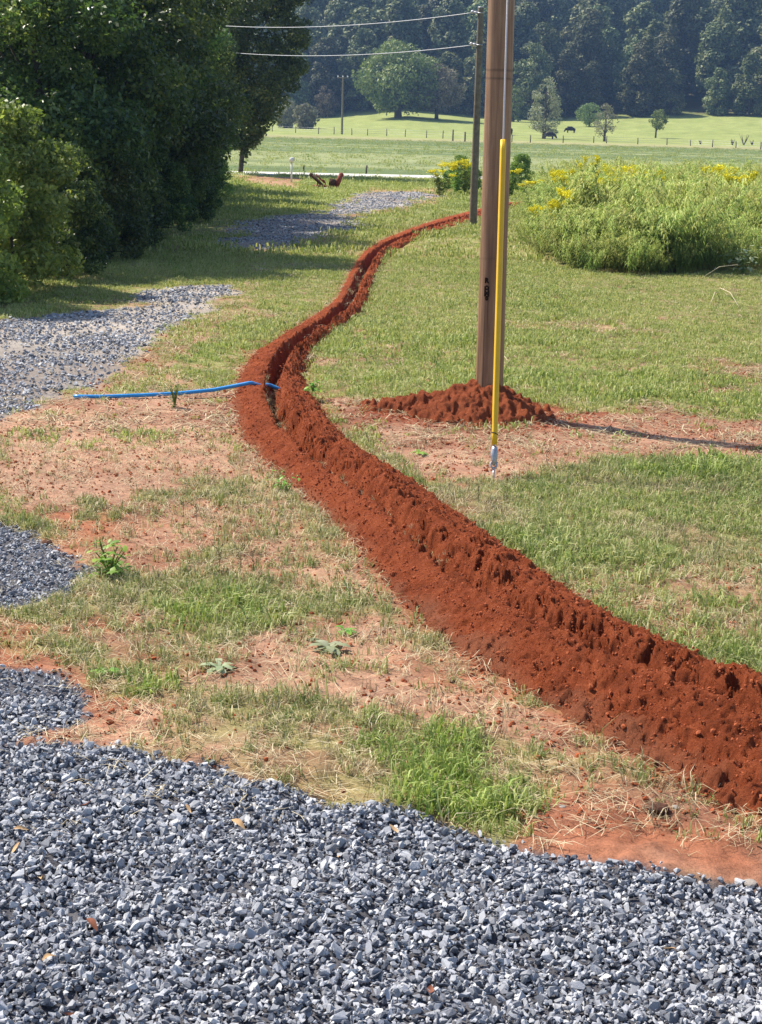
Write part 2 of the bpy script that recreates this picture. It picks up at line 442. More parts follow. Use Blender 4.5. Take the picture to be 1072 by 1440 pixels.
Ts = np.concatenate([[0], np.cumsum(np.linalg.norm(np.diff(Tw, axis=0), axis=1))])
Tt = np.gradient(Tw, axis=0); Tt /= np.linalg.norm(Tt, axis=1)[:, None]
Tn = np.stack([Tt[:, 1], -Tt[:, 0]], 1)            # points to the right of the path seen from the camera
def mind(A, B): return np.array([np.min(np.hypot(B[:, 0] - a[0], B[:, 1] - a[1])) for a in A])
wL = np.convolve(np.pad(mind(Tw, Lw), 12, 'edge'), np.ones(25) / 25, 'valid')
wR = np.convolve(np.pad(mind(Tw, Rw), 12, 'edge'), np.ones(25) / 25, 'valid')
wL = np.clip(wL, .20, 1.0); wR = np.clip(wR, .34, 1.1); wR = wR * np.interp(Tw[:, 1], [15, 25, 40], [1, .85, .72]); wL = wL * np.interp(Tw[:, 1], [15, 25, 40], [1, .85, .65])
def trench_w(x, y):
    """signed distance from the trench's left crest and index along it, for points near it"""
    shp = x.shape; x = x.ravel(); y = y.ravel()
    out = np.full(x.shape, 99.0); idx = np.zeros(x.shape, int)
    # nearest sample through chunks
    for c in range(0, len(x), 20000):
        xs, ys = x[c:c + 20000], y[c:c + 20000]
        Q = Tw[::4]
        d2 = (xs[:, None] - Q[None, :, 0]) ** 2 + (ys[:, None] - Q[None, :, 1]) ** 2
        k = np.argmin(d2, 1) * 4
        k = np.minimum(k, len(Tw) - 1)
        side = (xs - Tw[k, 0]) * Tn[k, 0] + (ys - Tw[k, 1]) * Tn[k, 1]
        dist = np.sqrt(d2.min(1))
        ok = dist < 1.6
        out[c:c + 20000] = np.where(ok, np.where(np.abs(side) > dist * .5, side, np.sign(side + 1e-9) * dist), 99)
        idx[c:c + 20000] = k
    return out.reshape(shp), idx.reshape(shp)

def union(polys, x, y, soft, seed, nscale=.3):
    v = np.zeros(x.shape)
    nz = (fbm(x, y, nscale, 4, seed, .6) - .5) * 2
    nz2 = (fbm(x, y, nscale * 4, 3, seed + 3, .6) - .5) * 2
    for p in polys:
        P, edge = p[0], p[1]; st = p[2] if len(p) > 2 else 1.0
        x0, y0 = P.min(0) - 1.5; x1, y1 = P.max(0) + 1.5
        mk = (x > x0) & (x < x1) & (y > y0) & (y < y1)
        if not mk.any(): continue
        d = poly_sdf(P, x[mk], y[mk]) + (nz[mk] + nz2[mk] * .8) * edge
        v[mk] = np.maximum(v[mk], st * (1 - sstep(-soft, soft, d)))
    return v
def masks(x, y):
    g = np.maximum(union(gravel_near, x, y, .05, 41, .15), union(gravel_far, x, y, .15, 43, .4))
    d = union(dirt_polys, x, y, .10, 47, .35)
    l = np.maximum(union([p for p in lush_polys if p[1] <= .1], x, y, .10, 53, .25), union([p for p in lush_polys if p[1] > .1], x, y, .35, 53, .35)) * (.35 + .65 * sstep(.35, .6, fbm(x, y, .4, 3, 57)))
    # worn bare spots inside the turf
    sp = fbm(x, y, 1.3, 4, 61, .6)
    d = np.maximum(d, sstep(.60, .72, sp) * .7 * (y < 26) * sstep(6, 9, y))
    worn = sstep(.36, .62, fbm(x, y, .8, 4, 63, .65)) * (y < 17.5) * (1 - sstep(-.2, .6, x - np.interp(y, [7, 10, 13, 17], [1.2, .1, -.7, -1.0])))
    d = np.maximum(d, worn * .85 * (1 - l * .6))
    return g, np.clip(d, 0, 1), l

def mixv(a, b, t): return a * (1 - t)[:, None] + b * t[:, None]
def ground_colour(x, y):
    g, d, l = masks(x, y)
    n1 = fbm(x, y, .5, 4, 71); n2 = fbm(x, y, 3.0, 4, 73); n3 = fbm(x * .35, y * 1.0, 9.0, 4, 75)
    turf = mixv(np.array([[.24, .165, .09]]), np.array([[.25, .25, .10]]), sstep(.35, .65, fbm(x, y, .18, 4, 72)))
    farT = mixv(np.array([[.16, .21, .065]]), np.array([[.30, .34, .12]]), sstep(.3, .7, n3 * .6 + n2 * .4))
    turf = mixv(turf, farT, sstep(25, 75, y))
    # mown hay field between the road and the fence, paler strips along it
    strip = fbm(x * .03, y, 14.0, 3, 77)
    field = mixv(np.array([[.12, .165, .07]]), np.array([[.24, .27, .13]]), sstep(.35, .68, strip))
    turf = mixv(turf, field, sstep(87, 92, y))
    past = mixv(np.array([[.20, .25, .07]]), np.array([[.31, .34, .12]]), n2)
    turf = mixv(turf, past, sstep(238, 262, y + (n2 - .5) * 20))
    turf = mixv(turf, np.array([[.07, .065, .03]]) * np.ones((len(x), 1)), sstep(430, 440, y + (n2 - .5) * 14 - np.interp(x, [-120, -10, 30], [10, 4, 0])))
    tan = sstep(225, 245, y) * (1 - sstep(255, 290, y)) * .6
    turf = mixv(turf, np.array([[.34, .30, .17]]) * np.ones((len(x), 1)), tan)
    dirt = mixv(np.array([[.25, .115, .072]]), np.array([[.40, .235, .160]]), sstep(.3, .7, n1 * .5 + n2 * .5))
    red = sstep(.52, .70, fbm(x, y, .9, 3, 79))
    dirt = mixv(dirt, np.array([[.34, .12, .06]]) * np.ones((len(x), 1)), red * .55 * (y < 12))
    c = mixv(turf, dirt, d)
    grav = mixv(np.array([[.10, .10, .115]]), np.array([[.36, .32, .285]]), sstep(9, 24, y))
    grav = mixv(grav, np.array([[.20, .16, .14]]) * np.ones((len(x), 1)), sstep(.5, .7, n2) * .5 * (y > 14))
    c = mixv(c, grav, g)
    tw, ti = trench_w(x, y)
    near = (tw < 90)
    edge = np.where(near, np.exp(-np.maximum(0, np.where(tw < 0, -tw - wL[ti], tw - wR[ti])) / .09), 0)
    edge = np.clip(edge, 0, 1) * (.5 + .5 * n1)
    c = mixv(c, np.array([[.25, .075, .038]]) * np.ones((len(x), 1)), edge * .75)
    # spilled clay round the pole mound
    q = np.hypot((x - POLE[0]) / 1.5, (y - POLE[1] + .15) / .95)
    c = mixv(c, np.array([[.24, .07, .037]]) * np.ones((len(x), 1)), (1 - sstep(.75, 1.15, q + (n1 - .5) * .7)) * .85)
    return c, g, d, l, tw, ti
POLE = px2w(687, 580)
def H(x, y): return ramp_h(x, y) + relief(x, y)

# ------------------------------------------------------------------ ground sheet
def build_ground():
    ys = [2.0]
    while ys[-1] < 900:
        y = ys[-1]
        r = .0045 if y < 30 else (.009 if y < 95 else .02)
        if y < 5: r = .012
        ys.append(y + max(r * y, .02))
    ys = np.array(ys)
    t = np.linspace(-1, 1, 441)
    u = np.sign(t) * (np.abs(t) * .55 + np.abs(t) ** 6 * .9)
    hw = .52 * ys + 3.2
    X = hw[:, None] * u[None, :]; Y = np.repeat(ys[:, None], len(t), 1)
    x = X.ravel(); y = Y.ravel()
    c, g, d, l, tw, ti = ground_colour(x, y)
    z = H(x, y)
    z += (fbm(x, y, .06, 3, 91, .6) - .5) * .022 * d * (y < 25)
    z -= sstep(.5, 1, g) * .015 * (y < 30)
    dep = sstep(-.10, -.02, tw) * (1 - sstep(.36, .48, tw)) * (tw < 90)
    z -= dep * .55
    nr, nc = len(ys), len(t)
    i = np.arange((nr - 1) * nc).reshape(nr - 1, nc)[:, :-1].ravel()
    q = np.stack([i, i + 1, i + nc + 1, i + nc], 1)
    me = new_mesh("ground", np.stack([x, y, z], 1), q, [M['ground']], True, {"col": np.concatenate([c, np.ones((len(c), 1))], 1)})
    o = link("ground", me); tag(o, "green turf and bare reddish dirt ground running back to the far pasture", kind="structure")
build_ground()

# ------------------------------------------------------------------ trench and its banks
def build_trench():
    svals = [0.0]
    while svals[-1] < Ts[-1]:
        yy = np.interp(svals[-1], Ts, Tw[:, 1])
        svals.append(svals[-1] + max(.0013 * yy, .007) * (1.0 if yy < 25 else 1.5))
    s = np.minimum(np.array(svals), Ts[-1])
    cx = np.interp(s, Ts, Tw[:, 0]); cy = np.interp(s, Ts, Tw[:, 1])
    nx = np.interp(s, Ts, Tn[:, 0]); ny = np.interp(s, Ts, Tn[:, 1])
    l_ = np.interp(s, Ts, wL); r_ = np.interp(s, Ts, wR)
    NL, NT, NR = 52, 26, 84
    uL = np.linspace(1.25, 0, NL, endpoint=False); uT = np.linspace(0, 1, NT, endpoint=False); uR = np.linspace(0, 1.25, NR)
    a = .18                                              # mouth of the trench, measured from the left crest
    W = np.concatenate([-(l_[:, None]) * uL[None, :], a * uT[None, :] * np.ones((len(s), 1)), a + (r_[:, None] - a).clip(.20) * uR[None, :]], 1)
    n = len(s); S = np.repeat(s[:, None], W.shape[1], 1)
    X = cx[:, None] + nx[:, None] * W; Y = cy[:, None] + ny[:, None] * W
    hl = .15 + .05 * (fbm(s, s * 0, 1.4, 3, 101) - .5) * 2
    hr = .20 + .07 * (fbm(s, s * 0 + 3, .8, 3, 103) - .5) * 2
    hl = hl * np.interp(cy, [7, 12, 18, 30, 60], [1.35, 1.15, .8, .5, .3]); hr = hr * np.interp(cy, [7, 12, 18, 30, 60], [1.05, .95, .6, .36, .25])
    dp = np.interp(cy, [7, 9, 12, 15, 20, 40], [.03, .05, .10, .16, .16, .12]) + .06 * (fbm(s, s * 0 + 7, .9, 3, 105) - .5)
    Z = np.zeros_like(W)
    U = np.clip(-W / l_[:, None], 0, 2)
    left = hl[:, None] * (1 - U ** 1.15) * (1 - .18 * np.exp(-U * 14))
    tr = W / a
    wallL = sstep(0, .42, tr); wallR = sstep(.50, 1.35, tr + (fbm(X, Y, .12, 3, 107) - .5) * .35)
    V = np.clip((W - a) / (r_[:, None] - a).clip(.20), 0, 2)
    crest = .30
    bank = hr[:, None] * np.where(V < crest, 1 - .25 * (1 - V / crest) ** 2, 1 - ((V - crest) / (1 - crest)).clip(0) ** 1.25)
    base = np.where(tr < 0, left, np.where(tr < .46, hl[:, None] * .85 * (1 - wallL) - dp[:, None] * wallL, -dp[:, None] * (1 - wallR) + bank * wallR))
    Z = base
    # clods: soft lumps, then crumbs
    inner = np.exp(-((W - a - .02) / .14) ** 2)
    rough = .5 + .6 * sstep(-.15, .1, W) + 1.0 * inner
    lum = 1 - np.abs(fbm(X, Y, .16, 3, 111, .55) * 2 - 1)
    Z = Z + (fbm(X, Y, .22, 4, 113, .6) - .5) * .075 * rough * np.where(W < -.02, .6, 1)
    Z = Z + (lum - .6) * .035 * rough
    Z = Z + (fbm(X, Y, .040, 3, 117, .7) - .5) * .052 * np.where(W < -.05, .85 + .7 * (1 - sstep(7.5, 10.5, Y)), 1.0)
    Z = Z + (fbm(X, Y, .09, 3, 119, .6) - .5) * .06 * np.where(W < -.05, .75 + 1.1 * (1 - sstep(7.2, 9.6, Y)), 1.0)
    # slumped gullies down the inner face of the right bank
    gl = fbm(S + (W - a) * .5 + X * .3, W * 1.6 + Y * .2, .055, 3, 121, .6); gl2 = fbm(S, W * 2, .30, 3, 123, .6)
    Z = Z - inner * (sstep(.50, .70, gl * .60 + gl2 * .42)) * .15
    # feathered foot
    ef = np.maximum(U, V)
    nz = fbm(X, Y, .13, 4, 127, .65) - .5
    Z = Z - sstep(.78, 1.2, ef + nz * .5) * .085
    Z = Z + H(X.ravel(), Y.ravel()).reshape(X.shape) + .006
    tail = sstep(0, 1.2, Ts[-1] - S)
    Z = Z - (1 - tail) * .3
    dry = sstep(.62, .95, ef + (fbm(X, Y, .3, 3, 131) - .5) * .6) * .45 * (W < 0) + .0 * W
    nr, nc = W.shape
    # sideways ruffle so that pits overhang a little
    X = X + (fbm(X, Y, .05, 2, 133) - .5) * .02; Y = Y + (fbm(Y, X, .05, 2, 135) - .5) * .02
    i = np.arange((nr - 1) * nc).reshape(nr - 1, nc)[:, :-1].ravel()
    q = np.stack([i, i + 1, i + nc + 1, i + nc], 1)
    me = new_mesh("trench", np.stack([X.ravel(), Y.ravel(), Z.ravel()], 1), q, [M['spoil']], True, {"dry": dry.ravel()})
    o = link("trench", me)
    tag(o, "long freshly dug trench with red clay banks winding away across the grass", "trench")
    return X, Y, Z, W
TX, TY, TZ, TWW = build_trench()

# ------------------------------------------------------------------ mound round the near pole
def build_mound():
    gx = np.linspace(-2.0, 1.2, 260); gy = np.linspace(-1.15, 1.0, 170)
    X, Y = np.meshgrid(gx, gy); X = X + POLE[0]; Y = Y + POLE[1]
    dx = X - POLE[0]; dy = Y - POLE[1]
    q = np.hypot(np.where(dx < 0, dx / 1.35, dx / .72), np.where(dy < 0, dy / .85, dy / .75))
    nz = fbm(X, Y, .3, 4, 141, .6) - .5
    z = .27 * np.clip(1 - (q + nz * .45), 0, 1) ** 1.25 + .03 * np.exp(-(q / .8) ** 2)
    z = z + ((1 - np.abs(fbm(X, Y, .17, 3, 143, .6) * 2 - 1) - .6) * .10 + (fbm(X, Y, .35, 3, 146, .6) - .5) * .16 + (fbm(X, Y, .055, 3, 145, .6) - .5) * .085) * (1 - sstep(.8, 1.3, q) * .5)
    z = z - sstep(.62, 1.35, q + nz * 1.5) * .15
    z = z + H(X.ravel(), Y.ravel()).reshape(X.shape) + .01
    nr, nc = X.shape
    i = np.arange((nr - 1) * nc).reshape(nr - 1, nc)[:, :-1].ravel()
    o = link("dirt_mound", new_mesh("dirt_mound", np.stack([X.ravel(), Y.ravel(), z.ravel()], 1), np.stack([i, i + 1, i + nc + 1, i + nc], 1), [M['spoil']], True, {"dry": z.ravel() * 0 + .12}))
    tag(o, "low heap of crumbled red clay around the foot of the near wooden pole", "dirt mound")
build_mound()

# ------------------------------------------------------------------ scattering (stuff only)
def proto_collection(name, meshes):
    c = bpy.data.collections.new(name)
    for i, me in enumerate(meshes):
        o = bpy.data.objects.new("%s_%02d" % (name, i), me); c.objects.link(o)
    return c
def scatter(name, pts, rot, scl, coll, n_proto, attrs=None, label=None):
    n = len(pts)
    me = bpy.data.meshes.new(name)
    me.vertices.add(n); me.vertices.foreach_set("co", np.asarray(pts, np.float32).ravel())
    def A(k, t, v, f):
        a = me.attributes.new(k, t, 'POINT'); a.data.foreach_set(f, np.ascontiguousarray(v).ravel())
    A("rot", 'FLOAT_VECTOR', np.asarray(rot, np.float32), "vector")
    sc = np.asarray(scl, np.float32)
    if sc.ndim == 1: sc = np.repeat(sc[:, None], 3, 1)
    A("scl", 'FLOAT_VECTOR', sc, "vector")
    A("pick", 'INT', rng.integers(0, n_proto, n).astype(np.int32), "value")
    for k, v in (attrs or {}).items(): A(k, 'FLOAT', np.asarray(v, np.float32), "value")
    o = link(name, me); o["kind"] = "stuff"
    if label: o["label"] = label
    ng = bpy.data.node_groups.new(name + "_nodes", 'GeometryNodeTree')
    ng.interface.new_socket("Geometry", in_out='INPUT', socket_type='NodeSocketGeometry')
    ng.interface.new_socket("Geometry", in_out='OUTPUT', socket_type='NodeSocketGeometry')
    gi = ng.nodes.new("NodeGroupInput"); go = ng.nodes.new("NodeGroupOutput")
    ci = ng.nodes.new("GeometryNodeCollectionInfo"); ci.inputs[0].default_value = coll
    ci.inputs[1].default_value = True; ci.inputs[2].default_value = True
    ip = ng.nodes.new("GeometryNodeInstanceOnPoints"); ip.inputs["Pick Instance"].default_value = True
    def NA(k, t):
        x = ng.nodes.new("GeometryNodeInputNamedAttribute"); x.data_type = t; x.inputs[0].default_value = k
        return x.outputs[0]
    e2r = ng.nodes.new("FunctionNodeEulerToRotation")
    L = ng.links.new
    L(gi.outputs[0], ip.inputs["Points"]); L(ci.outputs[0], ip.inputs["Instance"])
    L(NA("pick", 'INT'), ip.inputs["Instance Index"])
    L(NA("rot", 'FLOAT_VECTOR'), e2r.inputs[0]); L(e2r.outputs[0], ip.inputs["Rotation"])
    L(NA("scl", 'FLOAT_VECTOR'), ip.inputs["Scale"]); L(ip.outputs[0], go.inputs[0])
    md = o.modifiers.new("scatter", 'NODES'); md.node_group = ng
    return o
def sample(y0, y1, density, side=.30, pad=1.2):
    """uniform random points over the part of the ground the picture could see"""
    w1 = side * y1 + pad
    n = int(density * (y1 - y0) * 2 * w1)
    x = rng.uniform(-w1, w1, n); y = rng.uniform(y0, y1, n)
    k = np.abs(x) < side * y + pad
    return x[k], y[k]

def stone_mesh(i, flat=.55):
    r = random.Random(100 + i)
    bm = bmesh.new()
    for _ in range(11):
        v = Vector((r.gauss(0, 1), r.gauss(0, 1), r.gauss(0, 1))).normalized() * r.uniform(.8, 1.1)
        bm.verts.new((v.x * r.uniform(.8, 1.1), v.y * r.uniform(.45, .75), v.z * flat))
    res = bmesh.ops.convex_hull(bm, input=bm.verts)
    bmesh.ops.delete(bm, geom=[e for e in res['geom_interior'] if isinstance(e, bmesh.types.BMVert)], context='VERTS')
    me = bpy.data.meshes.new("stone"); bm.to_mesh(me); bm.free(); me.materials.append(M['stone'])
    return me
stones = proto_collection("stone_shape", [stone_mesh(i, .4 + .3 * (i % 3) / 2) for i in range(12)])
def clod_mesh(i):
    r = random.Random(300 + i); bm = bmesh.new()
    bmesh.ops.create_icosphere(bm, subdivisions=1, radius=1)
    for v in bm.verts: v.co *= r.uniform(.6, 1.15)
    me = bpy.data.meshes.new("clod"); bm.to_mesh(me); bm.free(); me.materials.append(M['crumb']); return me
clods = proto_collection("clod_shape", [clod_mesh(i) for i in range(6)])

def blades(n, rad, h0, h1, width, lean=.5, seg=2, mat='blade', flat=False):
    b = Buf()
    for _ in range(n):
        a = random.uniform(0, 6.283); rr = rad * math.sqrt(random.random())
        p = np.array([math.cos(a) * rr, math.sin(a) * rr, 0.0])
        h = random.uniform(h0, h1); az = random.uniform(0, 6.283)
        ln = random.uniform(.1, 1) * lean
        d = np.array([math.cos(az), math.sin(az), 0]); sd = np.array([-d[1], d[0], 0])
        if flat:
            L = h; z0 = random.uniform(.004, .02); cv = random.uniform(-.4, .4)
            pts = [p + np.array([0, 0, z0]), p + d * L * .5 + sd * cv * L * .2 + np.array([0, 0, z0 + random.uniform(0, .03)]), p + d * L + np.array([0, 0, random.uniform(.002, .03)])]
        else:
            pts = [p, p + d * h * ln * .35 + np.array([0, 0, h * .62]), p + d * h * ln * 1.1 + np.array([0, 0, h * (1 - .45 * ln)])]
        w = width * random.uniform(.7, 1.3)
        up = np.array([0, 0, 1.0]) if not flat else sd * 0
        V = [pts[0] - sd * w, pts[0] + sd * w, pts[1] - sd * w * .9, pts[1] + sd * w * .9, pts[2]]
        b.add(V, [(0, 1, 3, 2)], [(2, 3, 4)], random.random())
    return b.mesh("blades", M[mat])
tuft_near = proto_collection("tuft_near", [blades(16, .045, .025, .08, .0022, 1.0, mat='blade_near') for _ in range(8)])
tuft_mid = proto_collection("tuft_mid", [blades(26, .12, .028, .075, .0045, 1.0) for _ in range(7)])
tuft_far = proto_collection("tuft_far", [blades(26, .36, .05, .13, .012, .8) for _ in range(6)])
straw_near = proto_collection("straw_near", [blades(6, .08, .05, .18, .0016, mat='straw', flat=True) for _ in range(7)])
straw_mid = proto_collection("straw_mid", [blades(12, .22, .08, .28, .004, mat='straw', flat=True) for _ in range(5)])
tuft_dry = proto_collection("tuft_dry", [blades(12, .04, .03, .11, .0018, 1.0, mat='straw') for _ in range(6)])

def off_spoil(x, y):
    tw, ti = trench_w(x, y)
    return np.where(tw < 90, np.where(tw < 0, -tw - wL[ti] * .93, tw - wR[ti] * .93), 9.0)
def mound_q(x, y):
    dx = x - POLE[0]; dy = y - POLE[1]
    return np.hypot(np.where(dx < 0, dx / 1.2, dx / .8), dy / .85)
def rz(n, tilt=.25):
    return np.stack([rng.uniform(-tilt, tilt, n), rng.uniform(-tilt, tilt, n), rng.uniform(0, 6.283, n)], 1)

# gravel in front and up the drive
x, y = sample(3.4, 13.5, 3600, .27, .6)
g = union(gravel_near, x, y, .05, 41, .15)
k = (rng.random(len(x)) < g * np.where(y > 7.9, .55, 1.0)) & (off_spoil(x, y) > 0)
x, y = x[k], y[k]; n = len(x)
z = H(x, y) - .012 + rng.uniform(0, .022, n)
s = np.clip(rng.lognormal(-4.22, .42, n), .006, .036) * np.where(y > 7.9, .8, 1)
scatter("gravel", np.stack([x, y, z], 1), rng.uniform(-.85, .85, (n, 3)) * [1, 1, 0] + np.stack([x * 0, x * 0, rng.uniform(0, 6.28, n)], 1), s, stones, 12,
        label="crushed blue grey gravel filling the foreground")
x, y = sample(14, 84, 420, .27, 1.0)
g = union(gravel_far, x, y, .15, 43, .4)
k = (rng.random(len(x)) < g * .95 * np.interp(y, [14, 30, 58], [1, .6, .35])) & (rng.random(len(x)) < sstep(.25, .6, fbm(x, y, .9, 3, 203)) * .8 + .2)
x, y = x[k], y[k]; n = len(x)
scatter("driveway_gravel", np.stack([x, y, H(x, y) + .002], 1), rng.uniform(-.6, .6, (n, 3)) * [1, 1, 0] + np.stack([x * 0, x * 0, rng.uniform(0, 6.28, n)], 1),
        np.clip(rng.lognormal(-3.75, .3, n), .012, .05) * np.interp(y, [14, 58], [.95, 1.5]), stones, 12, label="grey gravel on the patchy driveway beside the trees")

# grass
def grass_ring(name, y0, y1, dens, coll, nproto, s0, label):
    x, y = sample(y0, y1, dens)
    g, d, l = masks(x, y)
    pn = fbm(x, y, .45, 4, 211, .6); pn2 = fbm(x, y, 2.0, 3, 213)
    cover = sstep(.30, .52, pn * .6 + pn2 * .4 + (y > 15) * .12 + (x > 1.0) * .05)
    p = (.12 + .88 * cover) * (1 - g) ** 2 * (1 - d * .96)
    p = np.maximum(p, l * .95 * (1 - g))
    tw_, _ = trench_w(x, y); l = np.maximum(l, .55 * sstep(.35, .6, fbm(x, y, .9, 3, 217)) * ((x > .2) & (y < 17)))
    off = off_spoil(x, y)
    p = p * sstep(-.02, .12, off) * (mound_q(x, y) > 1.0)
    p = p * (1 - inside_mask(x, y))
    k = rng.random(len(x)) < p
    x, y, l, pn2 = x[k], y[k], l[k], pn2[k]; n = len(x)
    s = s0 * rng.uniform(.55, 1.25, n) * (1 + .5 * l) * np.interp(pn2, [.3, .7], [.8, 1.25])
    scatter(name, np.stack([x, y, H(x, y) - .004], 1), rz(n, .3), s, coll, nproto, {"lush": np.clip(l * rng.uniform(.5, 1.1, n), 0, 1)}, label)
WEED_POLY = PW([(742, 350), (772, 374), (860, 388), (1072, 380), (1500, 366), (1600, 268), (1072, 266), (748, 262)])
def inside_mask(x, y): return 1 - sstep(-.4, .1, poly_sdf(WEED_POLY, x, y))
grass_ring("grass", 6.3, 14.5, 420, tuft_near, 8, 1.05, "short patchy grass around the trench in the foreground")
grass_ring("lawn_grass", 14.5, 36, 95, tuft_mid, 7, .95, "mown grass behind the pole and trench")
grass_ring("field_grass", 88, 240, .5, tuft_far, 6, 1.2, "hay grass of the wide field beyond the road")
grass_ring("far_grass", 36, 86, 11, tuft_far, 6, .95, "mown grass reaching back to the road")
# straw and dead stems
x, y = sample(6.3, 15, 190)
g, d, l = masks(x, y)
k = (rng.random(len(x)) < (.25 + .75 * fbm(x, y, .6, 3, 221)) * (1 - g * .96) * (1 - .5 * l)) & (off_spoil(x, y) > -.05)
x, y = x[k], y[k]; n = len(x)
scatter("straw_litter", np.stack([x, y, H(x, y) + .003], 1), rz(n, .12), rng.uniform(.5, 1.2, n), straw_near, 7, {"lush": np.zeros(n)}, "dead straw lying on the bare dirt")
x, y = sample(15, 34, 30)
g, d, l = masks(x, y)
k = (rng.random(len(x)) < (.2 + .8 * d) * (1 - g * .9)) & (off_spoil(x, y) > -.05)
x, y = x[k], y[k]; n = len(x)
scatter("dry_litter", np.stack([x, y, H(x, y) + .004], 1), rz(n, .1), rng.uniform(.5, 1.1, n), straw_mid, 5, {"lush": np.zeros(n)}, "dry clippings on the dirt beyond the pole")
x, y = sample(6.5, 16, 70)
g, d, l = masks(x, y)
k = (rng.random(len(x)) < sstep(.35, .6, fbm(x, y, .7, 3, 225)) * (1 - g) * (1 - .7 * d)) & (off_spoil(x, y) > 0)
x, y = x[k], y[k]; n = len(x)
scatter("dry_grass", np.stack([x, y, H(x, y) - .003], 1), rz(n, .4), rng.uniform(.6, 1.2, n), tuft_dry, 6, {"lush": np.zeros(n)}, "dried grass tufts among the green")
tuft_long = proto_collection("tuft_long", [blades(9, .05, .09, .21, .0017, .9, mat='blade_near') for _ in range(6)])
x, y = sample(6.8, 20, 26)
g, d, l = masks(x, y)
k = (rng.random(len(x)) < (1 - g) * (1 - .85 * d) * sstep(.4, .6, fbm(x, y, .8, 3, 227))) & (off_spoil(x, y) > .05) & (mound_q(x, y) > 1.1)
x, y, l = x[k], y[k], l[k]; n = len(x)
scatter("long_grass", np.stack([x, y, H(x, y) - .003], 1), rz(n, .5), rng.uniform(.6, 1.25, n), tuft_long, 6, {"lush": l * .6}, "longer grass stems among the short turf")
# loose clay crumbs on and beside the banks, round the mound and on the dirt
sel = rng.integers(0, TX.size, 60000)
ok = (TY.ravel()[sel] < 24) & (TWW.ravel()[sel] > -1.2)
sel = sel[ok][:26000]
n = len(sel)
p1 = np.stack([TX.ravel()[sel] + rng.normal(0, .02, n), TY.ravel()[sel] + rng.normal(0, .02, n), TZ.ravel()[sel] - .001], 1)
p1[:, 2] = np.maximum(p1[:, 2], H(p1[:, 0], p1[:, 1]) - .3)
s1 = np.clip(rng.lognormal(-5.15, .42, n), .003, .022)
x, y = sample(6.5, 24, 420)
g, d, l = masks(x, y); off = off_spoil(x, y)
near = np.maximum(np.exp(-np.clip(off, 0, 9) / .10) * .9, np.exp(-np.clip(mound_q(x, y) - .95, 0, 9) / .25) * .5)
k = (rng.random(len(x)) < np.clip(near + d * .8 * fbm(x, y, .5, 3, 231), 0, 1) * (1 - g)) & (off > -.02)
x, y = x[k], y[k]; n2 = len(x)
p2 = np.stack([x, y, H(x, y) + .003], 1); s2 = np.clip(rng.lognormal(-4.8, .45, n2), .004, .022)
scatter("clay_crumbs", np.concatenate([p1, p2]), rng.uniform(0, 6.28, (n + n2, 3)), np.concatenate([s1, s2]), clods, 6, None, "loose crumbs of red clay on the banks and the dirt")

sb = rng.integers(0, TX.shape[0], 2600); cb = rng.integers(54, 76, 2600)
x, y, z = TX[sb, cb], TY[sb, cb], TZ[sb, cb]
k = (y > 8) & (y < 34) & (rng.random(len(x)) < sstep(.42, .6, fbm(x, y, .8, 3, 241))); x, y, z = x[k], y[k], z[k]; n = len(x)
scatter("trench_straw", np.stack([x, y, z + .004], 1), rz(n, .5), rng.uniform(.35, .8, n) * np.interp(y, [8, 14, 30], [.8, 1, 1.6]), tuft_dry, 6, {"lush": rng.random(n) ** 3 * .6}, "straw and roots on the bottom of the trench")

# ------------------------------------------------------------------ near wooden pole
def pole_mat():
    mt, nt, out = mat_new("treated_pine")
    tc = N(nt, "ShaderNodeTexCoord").outputs["Object"]
    mp = N(nt, "ShaderNodeMapping"); mp.inputs["Scale"].default_value = (26, 26, .9); nt.links.new(tc, mp.inputs[0])
    gr = noise(nt, 1.0, 6, .7, mp.outputs[0])
    mp2 = N(nt, "ShaderNodeMapping"); mp2.inputs["Scale"].default_value = (2.5, 2.5, .8); nt.links.new(tc, mp2.inputs[0])
    bl = noise(nt, 1.0, 4, .6, mp2.outputs[0])
    g = maths(nt, 'ADD', maths(nt, 'MULTIPLY', gr, .6), maths(nt, 'MULTIPLY', bl, .4))
    c = ramp(nt, g, [(.3, (.09, .045, .022)), (.48, (.22, .12, .065)), (.68, (.42, .27, .15))])
    # two dark rings of knots
    sx = N(nt, "ShaderNodeSeparateXYZ"); nt.links.new(tc, sx.inputs[0])
    wob = maths(nt, 'MULTIPLY', maths(nt, 'SUBTRACT', bl, .5), .05)
    zz = maths(nt, 'ADD', sx.outputs[2], wob)
    for zc in (3.42, 3.50, 1.62):
        dz = maths(nt, 'ABSOLUTE', maths(nt, 'SUBTRACT', zz, zc))
        mk = maths(nt, 'SUBTRACT', 1.0, maths(nt, 'DIVIDE', dz, .018), True)
        c = mixc(nt, maths(nt, 'MULTIPLY', mk, .55 if zc > 2 else .2), c, (.05, .022, .014))
    mp3 = N(nt, "ShaderNodeMapping"); mp3.inputs["Scale"].default_value = (38, 38, .35); nt.links.new(tc, mp3.inputs[0])
    ck = noise(nt, 1.0, 3, .5, mp3.outputs[0])
    cr = ramp(nt, ck, [(.30, (.18, .16, .15)), (.36, (1, 1, 1))])
    c = mixc(nt, .9, c, cr, 'MULTIPLY')
    principled(nt, out, c, .52, .5, bump(nt, maths(nt, 'ADD', gr, maths(nt, 'MULTIPLY', ck, .6)), .6, .008))
    return mt
M['pole'] = pole_mat()
M['stain'] = simple_mat("burnt_brand", (.010, .006, .005), (.03, .018, .014), 30, .9, .1)
